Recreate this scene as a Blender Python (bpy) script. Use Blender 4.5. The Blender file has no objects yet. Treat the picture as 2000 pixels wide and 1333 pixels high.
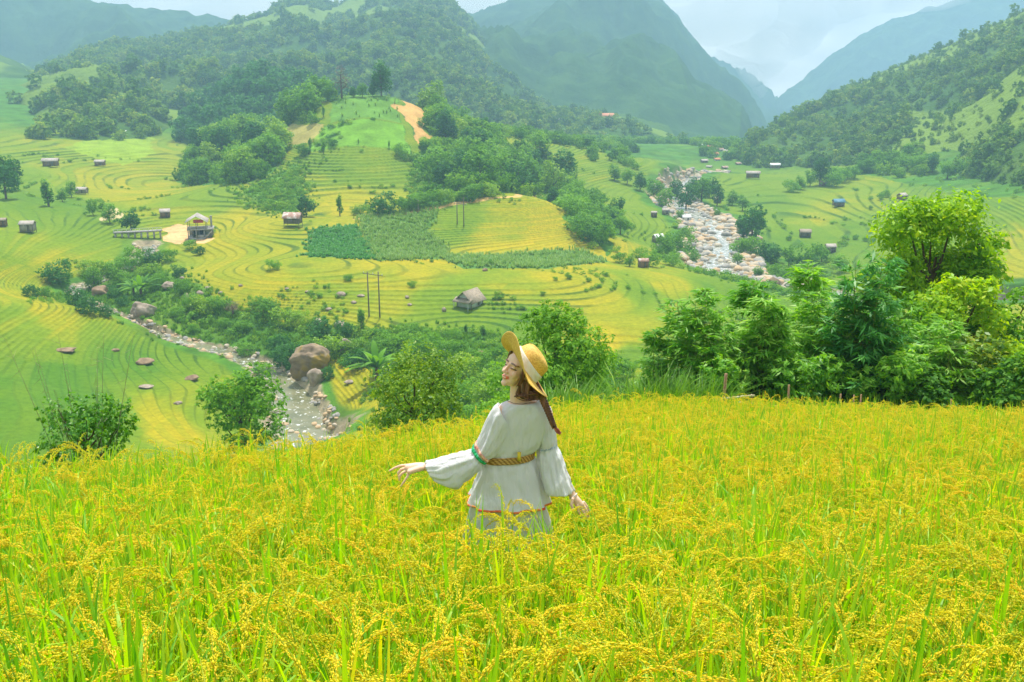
import bpy, bmesh, math, random
import numpy as np
from mathutils import Vector, Matrix, Euler

# ------------------------------------------------------------------ camera, world, sun, exposure
SC = bpy.context.scene
COL = SC.collection
F = 1944.0                      # focal length in photo pixels (35 mm lens, 36 mm film)
PITCH = math.radians(16.25)
SP, CP = math.sin(PITCH), math.cos(PITCH)
CZ = 60.0

cam_d = bpy.data.cameras.new('camera')
cam_d.lens = 35.0
cam_d.sensor_width = 36.0
cam_d.clip_start = 0.05
cam_d.clip_end = 30000.0
cam = bpy.data.objects.new('camera', cam_d)
COL.objects.link(cam)
cam.location = (0, 0, CZ)
cam.rotation_euler = (math.radians(90) - PITCH, 0, 0)
SC.camera = cam

SUN_EL = math.radians(68)
SUN_AZ = math.radians(4)      # measured from +Y (ahead) towards +X
sun_dir = Vector((math.sin(SUN_AZ) * math.cos(SUN_EL), math.cos(SUN_AZ) * math.cos(SUN_EL), math.sin(SUN_EL)))
sun_d = bpy.data.lights.new('sun', 'SUN')
sun_d.energy = 4.3
sun_d.angle = math.radians(0.6)
sun_d.color = (1.0, 0.955, 0.88)
sun = bpy.data.objects.new('sun', sun_d)
sun.rotation_euler = (-sun_dir).to_track_quat('-Z', 'Y').to_euler()
sun.location = (0, 0, 200)
COL.objects.link(sun)

W = bpy.data.worlds.new('World')
SC.world = W
W.use_nodes = True
wn, wl = W.node_tree.nodes, W.node_tree.links
wn.clear()
w_out = wn.new('ShaderNodeOutputWorld')
w_bg = wn.new('ShaderNodeBackground')
w_bg.inputs['Strength'].default_value = 0.13
sky = wn.new('ShaderNodeTexSky')
sky.sky_type = 'NISHITA'
sky.sun_disc = False
sky.sun_elevation = SUN_EL
sky.sun_rotation = SUN_AZ
sky.altitude = 900
sky.air_density = 1.2
sky.dust_density = 2.0
# broken cloud cover spread over the sky
w_tc = wn.new('ShaderNodeTexCoord')
w_map = wn.new('ShaderNodeMapping')
w_map.inputs['Scale'].default_value = (1.0, 1.0, 2.6)
w_n = wn.new('ShaderNodeTexNoise')
w_n.inputs['Scale'].default_value = 4.2
w_n.inputs['Detail'].default_value = 6.0
w_n.inputs['Roughness'].default_value = 0.55
w_r = wn.new('ShaderNodeValToRGB')
w_r.color_ramp.elements[0].position = 0.30
w_r.color_ramp.elements[0].color = (0.62, 0.62, 0.62, 1)
w_r.color_ramp.elements[1].position = 0.62
w_r.color_ramp.elements[1].color = (1, 1, 1, 1)
w_n2 = wn.new('ShaderNodeTexNoise')
w_n2.inputs['Scale'].default_value = 9.0
w_n2.inputs['Detail'].default_value = 5.0
w_r2 = wn.new('ShaderNodeValToRGB')
w_r2.color_ramp.elements[0].position = 0.3
w_r2.color_ramp.elements[0].color = (3.9, 4.15, 4.5, 1)
w_r2.color_ramp.elements[1].position = 0.7
w_r2.color_ramp.elements[1].color = (7.0, 6.9, 6.7, 1)
w_mix = wn.new('ShaderNodeMix')
w_mix.data_type = 'RGBA'
wl.new(w_tc.outputs['Generated'], w_map.inputs['Vector'])
wl.new(w_map.outputs['Vector'], w_n.inputs['Vector'])
wl.new(w_map.outputs['Vector'], w_n2.inputs['Vector'])
wl.new(w_n.outputs['Fac'], w_r.inputs['Fac'])
wl.new(w_n2.outputs['Fac'], w_r2.inputs['Fac'])
wl.new(w_r.outputs['Color'], w_mix.inputs['Factor'])
wl.new(sky.outputs['Color'], w_mix.inputs[6])
w_sep = wn.new('ShaderNodeSeparateXYZ')
wl.new(w_tc.outputs['Generated'], w_sep.inputs[0])
w_el = wn.new('ShaderNodeMapRange')          # cloud decks look brighter and thicker low over the mountains
w_el.inputs['From Min'].default_value = 0.0; w_el.inputs['From Max'].default_value = 0.35
w_el.inputs['To Min'].default_value = 1.35; w_el.inputs['To Max'].default_value = 1.0
wl.new(w_sep.outputs['Z'], w_el.inputs['Value'])
w_sc = wn.new('ShaderNodeVectorMath'); w_sc.operation = 'SCALE'
wl.new(w_r2.outputs['Color'], w_sc.inputs[0]); wl.new(w_el.outputs[0], w_sc.inputs['Scale'])
wl.new(w_sc.outputs[0], w_mix.inputs[7])
wl.new(w_mix.outputs[2], w_bg.inputs['Color'])
wl.new(w_bg.outputs['Background'], w_out.inputs['Surface'])

SC.view_settings.view_transform = 'Standard'
SC.view_settings.look = 'None'
SC.view_settings.gamma = 1.0
SC.view_settings.use_curve_mapping = False
SC.view_settings.exposure = 0.66
SC.cycles.max_bounces = 9
SC.cycles.diffuse_bounces = 6
SC.cycles.glossy_bounces = 2
SC.cycles.transmission_bounces = 6
SC.cycles.transparent_max_bounces = 4
SC.cycles.volume_bounces = 1
SC.cycles.use_denoising = True
SC.cycles.caustics_reflective = False
SC.cycles.caustics_refractive = False

# ------------------------------------------------------------------ helpers
def tag(o, label=None, cat=None, group=None, kind=None):
    if label: o['label'] = label
    if cat: o['category'] = cat
    if group: o['group'] = group
    if kind: o['kind'] = kind
    return o

def empty(name, loc, rz=0.0, label=None, cat=None, group=None):
    o = bpy.data.objects.new(name, None)
    o.empty_display_size = 0.2
    o.location = loc
    o.rotation_euler = (0, 0, rz)
    COL.objects.link(o)
    return tag(o, label, cat, group)

def mesh_np(name, V, Fq, mats=(), smooth=False, fmat=None):
    """V (n,3), Fq (m,k) arrays or list of arrays of different k"""
    V = np.asarray(V, dtype=np.float32)
    if not isinstance(Fq, list): Fq = [Fq]
    Fq = [np.asarray(f, dtype=np.int32) for f in Fq if len(f)]
    me = bpy.data.meshes.new(name)
    me.vertices.add(len(V))
    me.vertices.foreach_set('co', V.ravel())
    nl = sum(f.size for f in Fq)
    npoly = sum(len(f) for f in Fq)
    me.loops.add(nl)
    me.loops.foreach_set('vertex_index', np.concatenate([f.ravel() for f in Fq]))
    me.polygons.add(npoly)
    st = []
    base = 0
    for f in Fq:
        st.append(base + np.arange(len(f)) * f.shape[1])
        base += f.size
    me.polygons.foreach_set('loop_start', np.concatenate(st).astype(np.int32))
    for m in mats: me.materials.append(m)
    if fmat is not None:
        me.polygons.foreach_set('material_index', np.asarray(fmat, dtype=np.int32))
    if smooth:
        me.polygons.foreach_set('use_smooth', np.ones(npoly, dtype=bool))
    me.update(calc_edges=True)
    return me

def set_attr(me, name, arr, typ='FLOAT'):
    a = me.attributes.new(name, typ, 'POINT')
    arr = np.asarray(arr, dtype=np.float32)
    if typ == 'FLOAT': a.data.foreach_set('value', arr.ravel())
    elif typ == 'FLOAT_COLOR': a.data.foreach_set('color', arr.ravel())
    elif typ == 'FLOAT_VECTOR': a.data.foreach_set('vector', arr.ravel())
    elif typ == 'INT': a.data.foreach_set('value', arr.ravel().astype(np.int32))

def obj(name, me, parent=None, loc=None):
    o = bpy.data.objects.new(name, me)
    COL.objects.link(o)
    if parent is not None: o.parent = parent
    if loc is not None: o.location = loc
    return o

def grid_faces(nr, nc, wrap=False):
    i = np.arange(nr - 1)[:, None] * nc
    j = np.arange(nc if wrap else nc - 1)[None, :]
    j2 = (j + 1) % nc
    return np.stack([i + j, i + j2, i + nc + j2, i + nc + j], -1).reshape(-1, 4)

# numpy noise ------------------------------------------------------
def _hash(ix, iy, seed):
    h = (ix.astype(np.int64) * 374761393 + iy.astype(np.int64) * 668265263 + seed * 1442695041) & 0xFFFFFFFF
    h = ((h ^ (h >> 13)) * 1274126177) & 0xFFFFFFFF
    h = (h ^ (h >> 16)) & 0xFFFFFFFF
    return h / 4294967295.0

def vnoise(x, y, seed=0):
    x = np.asarray(x, float); y = np.asarray(y, float)
    ix = np.floor(x); iy = np.floor(y)
    fx = x - ix; fy = y - iy
    fx = fx * fx * (3 - 2 * fx); fy = fy * fy * (3 - 2 * fy)
    a = _hash(ix, iy, seed); b = _hash(ix + 1, iy, seed)
    c = _hash(ix, iy + 1, seed); d = _hash(ix + 1, iy + 1, seed)
    return (a + (b - a) * fx) * (1 - fy) + (c + (d - c) * fx) * fy

def fbm(x, y, seed=0, octv=4, gain=0.5):
    s = 0; a = 1.0; n = 0
    for k in range(octv):
        s = s + a * (vnoise(x * 2 ** k + 17.3 * k, y * 2 ** k - 9.1 * k, seed + k) * 2 - 1)
        n += a; a *= gain
    return s / n

def sstep(a, b, x):
    t = np.clip((x - a) / (b - a), 0, 1)
    return t * t * (3 - 2 * t)

# photo pixel -> world ---------------------------------------------
def raydir(px, py):
    u = (np.asarray(px, float) - 1000) / F
    v = (666.5 - np.asarray(py, float)) / F
    return u, CP + v * SP, -SP + v * CP

def P(px, py, Y):
    dx, dy, dz = raydir(px, py)
    t = Y / dy
    return np.stack(np.broadcast_arrays(dx * t, dy * t, CZ + dz * t), -1)

class TPS:
    def __init__(s, xy, z, lam=0.0):
        s.c = np.asarray(xy, float); s.sc = np.abs(s.c).max(); s.c = s.c / s.sc
        n = len(s.c)
        K = s._k(s.c); K[np.arange(n), np.arange(n)] += lam
        A = np.zeros((n + 3, n + 3)); A[:n, :n] = K
        Pm = np.c_[np.ones(n), s.c]; A[:n, n:] = Pm; A[n:, :n] = Pm.T
        s.w = np.linalg.solve(A, np.r_[np.asarray(z, float), 0, 0, 0])
    def _k(s, p):
        d2 = ((p[:, None, :] - s.c[None]) ** 2).sum(-1)
        return 0.5 * d2 * np.log(d2 + 1e-12)
    def __call__(s, x, y):
        sh = np.shape(x)
        p = np.c_[np.ravel(x), np.ravel(y)] / s.sc
        out = np.empty(len(p))
        for i in range(0, len(p), 20000):
            q = p[i:i + 20000]
            out[i:i + 20000] = s._k(q) @ s.w[:-3] + s.w[-3] + q @ s.w[-2:]
        return out.reshape(sh)

# materials --------------------------------------------------------
def mat(name):
    m = bpy.data.materials.new(name)
    m.use_nodes = True
    nt = m.node_tree
    b = nt.nodes['Principled BSDF']
    return m, nt, b, nt.nodes, nt.links

def noise_node(nt, scale, detail=3.0, coord='Object', rough=0.55):
    tc = nt.nodes.new('ShaderNodeTexCoord')
    n = nt.nodes.new('ShaderNodeTexNoise')
    n.inputs['Scale'].default_value = scale
    n.inputs['Detail'].default_value = detail
    n.inputs['Roughness'].default_value = rough
    nt.links.new(tc.outputs[coord], n.inputs['Vector'])
    return n

def ramp(nt, fac, stops):
    r = nt.nodes.new('ShaderNodeValToRGB')
    cr = r.color_ramp
    while len(cr.elements) < len(stops): cr.elements.new(0.5)
    for e, (p, c) in zip(cr.elements, stops):
        e.position = p
        e.color = (*c, 1)
    nt.links.new(fac, r.inputs['Fac'])
    return r.outputs['Color']

def mat_noise(name, stops, scale=3.0, detail=4.0, rough=0.8, bump=0.0, bscale=None, coord='Object', spec=0.3, bdist=0.02):
    m, nt, b, n, l = mat(name)
    nz = noise_node(nt, scale, detail, coord)
    l.new(ramp(nt, nz.outputs['Fac'], stops), b.inputs['Base Color'])
    b.inputs['Roughness'].default_value = rough
    b.inputs['Specular IOR Level'].default_value = spec
    if bump:
        nb = noise_node(nt, bscale or scale * 4, 4.0, coord)
        bp = n.new('ShaderNodeBump')
        bp.inputs['Strength'].default_value = bump
        bp.inputs['Distance'].default_value = bdist
        l.new(nb.outputs['Fac'], bp.inputs['Height'])
        l.new(bp.outputs['Normal'], b.inputs['Normal'])
    return m

def mat_leaf(name, dark, light, trans=0.35, rough=0.45, nscale=0.6, third=None, rnd=0.3, spec=0.35, hue=0.485, isl=0.55):
    """foliage: colour varies leaf by leaf (island random), per plant and by patches; lets light through"""
    m, nt, b, n, l = mat(name)
    geo = n.new('ShaderNodeNewGeometry')
    oi = n.new('ShaderNodeObjectInfo')
    nz = noise_node(nt, nscale, 2.0, 'Object')
    a = n.new('ShaderNodeMath'); a.operation = 'MULTIPLY_ADD'
    l.new(geo.outputs['Random Per Island'], a.inputs[0]); a.inputs[1].default_value = isl
    l.new(nz.outputs['Fac'], a.inputs[2])
    c = n.new('ShaderNodeMath'); c.operation = 'MULTIPLY_ADD'
    l.new(oi.outputs['Random'], c.inputs[0]); c.inputs[1].default_value = rnd
    l.new(a.outputs[0], c.inputs[2])
    d = n.new('ShaderNodeMath'); d.operation = 'SUBTRACT'
    l.new(c.outputs[0], d.inputs[0]); d.inputs[1].default_value = isl * 0.5 + rnd * 0.5
    st = [(0.1, dark), (0.9, light)] if third is None else [(0.1, dark), (0.65, light), (1.0, third)]
    col = ramp(nt, d.outputs[0], st)
    l.new(col, b.inputs['Base Color'])
    b.inputs['Roughness'].default_value = rough
    b.inputs['Specular IOR Level'].default_value = spec
    t = n.new('ShaderNodeBsdfTranslucent')
    hs = n.new('ShaderNodeHueSaturation')
    hs.inputs['Hue'].default_value = hue
    hs.inputs['Saturation'].default_value = 1.1
    hs.inputs['Value'].default_value = 1.25
    l.new(col, hs.inputs['Color'])
    l.new(hs.outputs['Color'], t.inputs['Color'])
    mx = n.new('ShaderNodeMixShader')
    mx.inputs[0].default_value = trans
    l.new(b.outputs[0], mx.inputs[1]); l.new(t.outputs[0], mx.inputs[2])
    l.new(mx.outputs[0], n['Material Output'].inputs['Surface'])
    return m
# ------------------------------------------------------------------ terrain
RICE_H = 0.66
# top of the near rice field: photo pixel and distance
EDGE = [(-400, 925, 7.0), (0, 905, 7.4), (250, 890, 7.8), (400, 875, 8.6), (550, 862, 9.2), (700, 847, 10.2), (850, 832, 11.4),
        (1000, 805, 13.6), (1120, 783, 15.4), (1250, 772, 16.4), (1400, 776, 16.4), (1600, 788, 16.0), (1800, 797, 15.5), (2000, 803, 15.0),
        (2400, 815, 14.5)]
near_pts = [P(px, py, Y) for px, py, Y in EDGE]
for x in (-6, -3, 0, 3, 6):
    near_pts.append((x, 1.0, CZ - 1.12)); near_pts.append((x, 2.2, CZ - 1.50)); near_pts.append((x, 5.2, CZ - 2.46 + 0.0 * x))
near_pts += [(x, 8.0, CZ - 3.28) for x in (2, 4, 7)]
near_pts = np.array(near_pts)
tps_near = TPS(near_pts[:, :2], near_pts[:, 2], 1e-5)
EDGE_AZ = np.array([(px - 1000) / F * CP for px, _, _ in EDGE])
EDGE_Y = np.array([Y for _, _, Y in EDGE])

# valley floor, terraces, central hill, right slope: photo pixel, distance
V_CTRL = [
 (600,860,129),(560,750,150),(480,690,164),(350,660,172),(250,610,186),(140,565,202),(280,480,237),(395,460,249),(150,375,320),(100,320,395),
 (200,290,440),(230,262,520),(0,800,120),(0,600,163),(150,600,173),(0,450,232),(0,500,203),(60,448,236),(250,700,155),(150,780,129),(330,830,124),(0,900,104),
 (400,760,143),(420,620,179),(330,560,196),(450,500,222),(330,400,285),(480,400,285),(0,380,300),(60,340,350),
 (500,560,189),(700,530,199),(920,592,180),(740,620,173),(600,610,178),(900,640,168),(1180,680,155),(1250,705,149),(1200,640,165),(1300,570,193),(1450,565,205),(1100,540,198),
 (650,690,160),(760,650,163),(640,720,152),(700,760,140),(720,800,126),(850,700,142),
 (1400,460,306),(1390,520,262),(1480,548,246),(1600,565,240),(1370,420,345),(1310,385,385),(1400,290,620),(1400,340,500),(1500,340,480),(1340,330,520),
 (1640,402,372),(1760,388,371),(1700,440,331),(1620,488,292),(1570,460,317),(1900,460,290),(2000,500,249),(1800,520,255),(2000,380,330),(1850,340,430),(1700,330,460),(2050,440,280),
 (1600,330,520),(1500,300,620),(1600,280,650),(1750,270,600),(1900,260,520),(2050,260,440),
 (620,432,256),(560,380,295),(500,440,250),(700,420,272),(700,372,306),(700,305,338),(700,252,361),(700,216,378),(720,190,395),(640,196,395),(770,192,398),
 (560,240,392),(450,318,385),(390,350,370),(520,320,355),(560,300,352),(620,275,356),(850,235,400),(950,300,392),(1050,352,372),(1120,380,355),(880,330,345),(850,280,366),(950,372,288),(820,392,274),
 (800,460,243),(1000,440,254),(1060,390,272),(900,408,263),(960,397,267),(1000,500,229),(1100,482,243),(1160,478,249),(880,490,232),(1200,440,292),(1250,465,285),(1130,430,285),
 (850,800,108),(900,760,115),(950,722,128),(1000,790,100),(1250,755,97),(1450,740,100),(1700,700,110),(1950,690,120),(1400,650,160),(1600,640,185),(1800,620,200),(2050,600,205),
]
v_ctrl = np.array([P(*q) for q in V_CTRL])
extra = [(-160, 60, CZ - 52), (-60, 70, CZ - 45), (-30, 60, CZ - 34), (30, 60, CZ - 34), (0, 470, CZ - 38), (-100, 470, CZ - 44), (60, 480, CZ - 48), (-160, 620, CZ - 42), (0, 700, CZ - 60),
         (150, 800, CZ - 72), (300, 850, CZ - 76), (200, 1100, CZ - 98), (400, 1100, CZ - 96), (0, 1000, CZ - 80), (-400, 400, CZ - 36), (-250, 250, CZ - 38), (-150, 120, CZ - 40), (350, 300, CZ - 10), (420, 600, CZ - 45), (220, 190, CZ - 42), (180, 100, CZ - 40), (-300, 900, CZ - 30),
         (0, 1300, CZ - 110), (600, 1300, CZ - 115), (-800, 1300, CZ - 60), (-700, 300, CZ - 20), (800, 300, CZ - 10)]
v_all = np.r_[v_ctrl, np.array(extra)]
tps_val = TPS(v_all[:, :2], v_all[:, 2], 2e-6)

STREAM = np.array([P(*q) for q in [(285,476,240),(285,492,232),(240,525,216),(170,552,206),(138,568,200),(190,598,188),(262,630,178),(330,655,172),(400,672,168),(470,692,163),(520,714,157),(556,750,149),(576,790,141),(596,830,134),(606,862,128),(612,900,121),(616,950,112)]])
RIVER = np.array([P(*q) for q in [(1400,330,520),(1330,360,440),(1310,385,388),(1330,402,368),(1372,424,342),(1398,446,318),(1412,470,300),(1402,498,276),(1412,524,258),(1450,543,248),(1500,552,244),(1570,562,240),(1650,572,236),(1800,590,228),(2000,610,220)]])

def dist_poly(X, Y, poly):
    """distance to polyline and z along it"""
    best = np.full(np.shape(X), 1e9); zb = np.zeros(np.shape(X)); tb = np.zeros(np.shape(X))
    for i in range(len(poly) - 1):
        a, b = poly[i], poly[i + 1]
        d = b[:2] - a[:2]; L2 = (d ** 2).sum()
        t = np.clip(((X - a[0]) * d[0] + (Y - a[1]) * d[1]) / L2, 0, 1)
        dd = np.hypot(X - a[0] - t * d[0], Y - a[1] - t * d[1])
        m = dd < best
        best = np.where(m, dd, best); zb = np.where(m, a[2] + (b[2] - a[2]) * t, zb); tb = np.where(m, i + t, tb)
    return best, zb, tb

def stream_w(t): return np.interp(t, [0, 2, 5, 8, 10, 12, 14, 16], [4.5, 2.2, 2.2, 2.4, 3.4, 6.2, 6.6, 6.6]) * 0.62
def river_w(t): return np.interp(t, [0, 2, 4, 6, 8, 9, 14], [7, 8, 9.5, 11, 10, 7, 6])

def base_smooth(X, Y):
    """smooth large-scale ground"""
    X = np.asarray(X, float); Y = np.asarray(Y, float)
    Yc = np.maximum(Y, 1.0)
    az = np.clip(np.where(Y > 0.5, X / Yc, np.sign(X) * 2), -0.75, 0.75)
    ye = np.interp(az, EDGE_AZ, EDGE_Y)
    xn = np.clip(X, -9, 9); yn = np.clip(Y, 1.0, ye + 1.0)
    zn = tps_near(xn, yn) - RICE_H + 0.3 * np.maximum(0, np.minimum(1.0 - Y, 40)) + 0.02 * (np.abs(X) - np.abs(xn))
    past = np.maximum(0, Y - ye)
    zn = zn - 0.55 * sstep(0.15, 1.1, past) - past * 0.5 - 0.1 * np.maximum(0, past - 25)
    zv = tps_val(np.clip(X, -900, 900), np.clip(Y, 55, 1500))
    zv = np.where(Y < 55, zv - (55 - np.maximum(Y, -60)) * 0.1, zv)
    k = 2.5
    d = (zn - zv) / k
    return np.where(d > 20, zn, np.where(d < -20, zv, zv + k * np.log1p(np.exp(np.clip(d, -20, 20)))))

def pip(X, Y, poly):
    inside = np.zeros(np.shape(X), bool)
    n = len(poly); j = n - 1
    for i in range(n):
        xi, yi = poly[i]; xj, yj = poly[j]
        c = ((yi > Y) != (yj > Y)) & (X < (xj - xi) * (Y - yi) / (yj - yi + 1e-12) + xi)
        inside ^= c; j = i
    return inside

# rays onto the smooth ground (used to place things on the ground) ----
_march = np.concatenate([np.arange(3, 30, 0.25), np.arange(30, 110, 0.8), np.arange(110, 460, 0.5), np.geomspace(460, 1500, 300)])
def hits(pts, fn=None):
    pts = np.asarray(pts, float)
    fn = fn or base_smooth
    dx, dy, dz = raydir(pts[:, 0], pts[:, 1])
    out = np.zeros((len(pts), 3))
    for i0 in range(0, len(pts), 250):
        sl = slice(i0, i0 + 250)
        t = _march[None, :] / dy[sl, None]
        X = dx[sl, None] * t; Y = np.broadcast_to(_march[None, :], X.shape); Z = CZ + dz[sl, None] * t
        g = fn(X, Y)
        below = Z < g
        idx = np.where(below.any(1), below.argmax(1), len(_march) - 1)
        r = np.arange(len(idx)); ip = np.maximum(idx - 1, 0)
        a = (Z - g)[r, ip]; b = (Z - g)[r, idx]
        w = np.where(np.abs(a - b) > 1e-9, a / (a - b + 1e-12), 0).clip(0, 1)
        yy = Y[r, ip] * (1 - w) + Y[r, idx] * w
        tt = yy / dy[sl]
        out[sl] = np.c_[dx[sl] * tt, yy, CZ + dz[sl] * tt]
    return out

def hit(px, py): return hits([(px, py)])[0]

def poly_px(pts): return hits(pts)[:, :2]

# ground cover regions, given where they lie in the valley -------------
POLY = {}
for nm, pts in {
    'corn_a': [(700,424),(860,407),(845,432),(835,450),(868,478),(884,507),(742,510),(712,470)],
    'corn_b': [(850,500),(980,497),(1140,488),(1190,512),(1060,526),(905,524)],
    'corn_c': [(646,192),(762,188),(778,240),(646,240)],
    'rows_a': [(612,448),(690,440),(714,472),(730,507),(600,502)],
    'scar_a': [(766,190),(815,196),(830,214),(822,232),(832,262),(806,270),(797,246),(782,222)],
    'plot_a': [(516,262),(560,248),(632,246),(622,276),(560,284),(520,282)],
    'yard': [(310,448),(352,436),(372,438),(372,462),(420,466),(400,476),(340,478),(322,470)],
    'yard_b': [(200,412),(230,405),(240,425),(205,432)],
    'wood_l': [(345,352),(420,285),(480,232),(545,205),(625,205),(600,240),(556,246),(510,258),(512,285),(560,296),(535,330),(490,358),(400,362)],
    'wood_r': [(800,188),(850,205),(920,262),(1010,300),(1100,335),(1125,385),(1060,378),(960,385),(868,402),(842,350),(822,292),(836,262),(828,215)],
    'slope_m': [(1060,388),(1130,385),(1230,440),(1190,470),(1180,500),(1150,470),(1100,430)],
    'bank_l': [(90,575),(300,520),(420,600),(560,640),(700,650),(960,650),(1000,760),(850,850),(770,770),(740,720),(640,684),(560,700),(450,670),(300,640)],
    'slope_f': [(545,335),(570,318),(600,400),(560,422),(500,400),(470,370)],
    'slope_g': [(800,300),(870,350),(900,390),(800,410),(815,350)],
    'front_b': [(630,250),(785,245),(800,300),(592,300)],
    'village': [(980,215),(1180,215),(1330,260),(1350,320),(1200,320),(1000,260)],
    'rough_r': [(1560,340),(1800,290),(2060,220),(2060,380),(1900,390),(1800,360),(1700,345)],
    'river_s': [(1280,470),(1360,420),(1450,440),(1520,500),(1620,520),(1640,600),(1450,560),(1330,520)],
    'mead_l': [(130,290),(190,255),(290,245),(300,300),(240,325)],
}.items():
    POLY[nm] = poly_px(pts)

SOFT_WOBBLE = 3.0
def inpoly(X, Y, nm, wob=0.0):
    if wob:
        X = X + fbm(X / 9, Y / 9, 91, 3) * wob; Y = Y + fbm(X / 9, Y / 9, 92, 3) * wob
    p = POLY[nm]
    lo = p.min(0) - 1; hi = p.max(0) + 1
    m = (X > lo[0]) & (X < hi[0]) & (Y > lo[1]) & (Y < hi[1])
    r = np.zeros(np.shape(X), bool)
    if m.any():
        r[m] = pip(X[m], Y[m], p)
    return r

RIPE = np.array([(0,550,.75),(100,600,.8),(200,620,.65),(50,650,.55),(0,480,.55),(150,450,.45),(100,400,.3),(250,380,.85),(420,400,.5),(450,430,.9),(60,500,.65),(100,750,.12),(250,700,.15),
 (50,820,.15),(300,650,.3),(330,830,.95),(400,800,.6),(250,880,.65),(200,850,.15),(500,560,.85),(620,540,.7),(800,520,1.),(700,590,.7),(760,560,.8),(900,620,.35),(850,600,.45),(1000,560,.75),(1100,540,.9),
 (1200,590,.8),(1250,570,.35),(1300,555,.85),(1400,560,.35),(1450,580,.25),(1250,640,.8),(1180,670,1.),(1230,700,.2),(1000,640,.2),(900,660,.15),(1300,620,.75),(1000,440,.8),(1050,470,1.),(900,430,.45),
 (950,470,.9),(1150,480,.9),(1220,440,.5),(700,390,.9),(720,340,.55),(700,320,.5),(1600,420,.75),(1700,400,.65),(1500,400,.4),(1650,450,.35),(1550,480,.3),(1800,430,.4),(1900,330,.25),(1700,340,.6),
 (1850,350,.2),(1950,520,.8),(1500,350,.45),(680,740,.95),(640,720,.85),(100,530,.85),(700,790,.9),(1340,690,.5)], float)
_rh = hits(RIPE[:, :2])
RIPE_UV = np.c_[_rh[:, 0] / _rh[:, 1] * 2.2, np.log(_rh[:, 1])]

def ripeness(X, Y):
    u = X / np.maximum(Y, 1) * 2.2; v = np.log(np.maximum(Y, 1))
    num = np.zeros(np.shape(X)); den = np.zeros(np.shape(X))
    for (a, b), r in zip(RIPE_UV, RIPE[:, 2]):
        w = 1.0 / ((u - a) ** 2 + (v - b) ** 2 + 2e-4) ** 2
        num += w * r; den += w
    return num / den

def region_masks(X, Y):
    """1 where ground is rough (no rice terraces)"""
    m = np.zeros(np.shape(X))
    for nm in ('wood_l', 'wood_r', 'slope_m', 'bank_l', 'slope_f', 'slope_g', 'village', 'rough_r', 'river_s', 'front_b', 'corn_c', 'scar_a', 'plot_a'):
        m = np.maximum(m, inpoly(X, Y, nm, SOFT_WOBBLE))
    far = sstep(520, 600, np.hypot(X, Y))
    return np.maximum(m, far)

def ground_full(X, Y, zs=None):
    """ground with terraces, stream beds and small relief; also returns cover data"""
    X = np.asarray(X, float); Y = np.asarray(Y, float)
    z = base_smooth(X, Y) if zs is None else zs
    R = np.hypot(X, Y)
    val = sstep(92, 108, R)                           # valley weight
    z = z + val * (fbm(X / 45, Y / 45, 3, 3) * 0.24 + fbm(X / 11, Y / 11, 7, 2) * 0.05)
    rough = region_masks(X, Y)
    ds, zsn, ts = dist_poly(X, Y, STREAM)
    dr, zrn, tr = dist_poly(X, Y, RIVER)
    ws = stream_w(ts) * (1 + 0.45 * fbm(X / 5, Y / 5, 31, 2)); wr = river_w(tr) * (1 + 0.35 * fbm(X / 14, Y / 14, 33, 2))
    nb = np.minimum((ds - ws) / 3.0, (dr - wr) / 6.0)       # <0 in bed, 0..1 on bank
    terr = val * (1 - rough) * sstep(0.7, 1.2, nb)
    lay = terr * (0.3 + 0.7 * sstep(-0.35, 0.05, fbm(X / 24, Y / 24, 88, 3)))
    step = np.where(Y > 270, 0.46, 0.28)
    step = np.where((np.abs(X) < 75) & (Y > 290) & (Y < 345) & (z > 18), 0.7, step)
    step = np.where(X > 90, 0.48, step)
    step = np.where((X < -35) & (R < 160), 0.40, step)
    u = z / step
    k = np.floor(u); f = u - k
    riser = sstep(0.80, 0.97, f)
    zt = step * (k + riser + 0.06 * f)
    z2 = z + (zt - z) * lay
    z2 = z2 + rough * val * (fbm(X / 7, Y / 7, 11, 3) * 0.55)
    # beds
    wsm = sstep(1.25, 0.55, ds / ws) * val; wrm = sstep(1.2, 0.7, dr / wr) * val
    z2 = np.where(wsm > 0, z2 * (1 - wsm) + wsm * (zsn - 0.95), z2)
    z2 = np.where(wrm > 0, z2 * (1 - wrm) + wrm * (zrn - 1.3 + 0.5 * fbm(X / 4, Y / 4, 15, 3)), z2)
    return z2, dict(terr=terr, rough=rough, k=k, f=f, riser=np.maximum(sstep(0.78, 0.88, f), sstep(0.05, 0.0, f)) * lay, ds=ds / ws, dr=dr / wr, val=val, step=step)

def gz(X, Y):
    return ground_full(np.atleast_1d(np.asarray(X, float)), np.atleast_1d(np.asarray(Y, float)))[0]

def on_ground(px, py):
    """world point on the finished ground seen at that place in the valley"""
    p = hit(px, py)
    return np.array([p[0], p[1], gz(p[0], p[1])[0]])

def on_ground_many(pts):
    h = hits(pts)
    h[:, 2] = gz(h[:, 0], h[:, 1])
    return h

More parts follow.
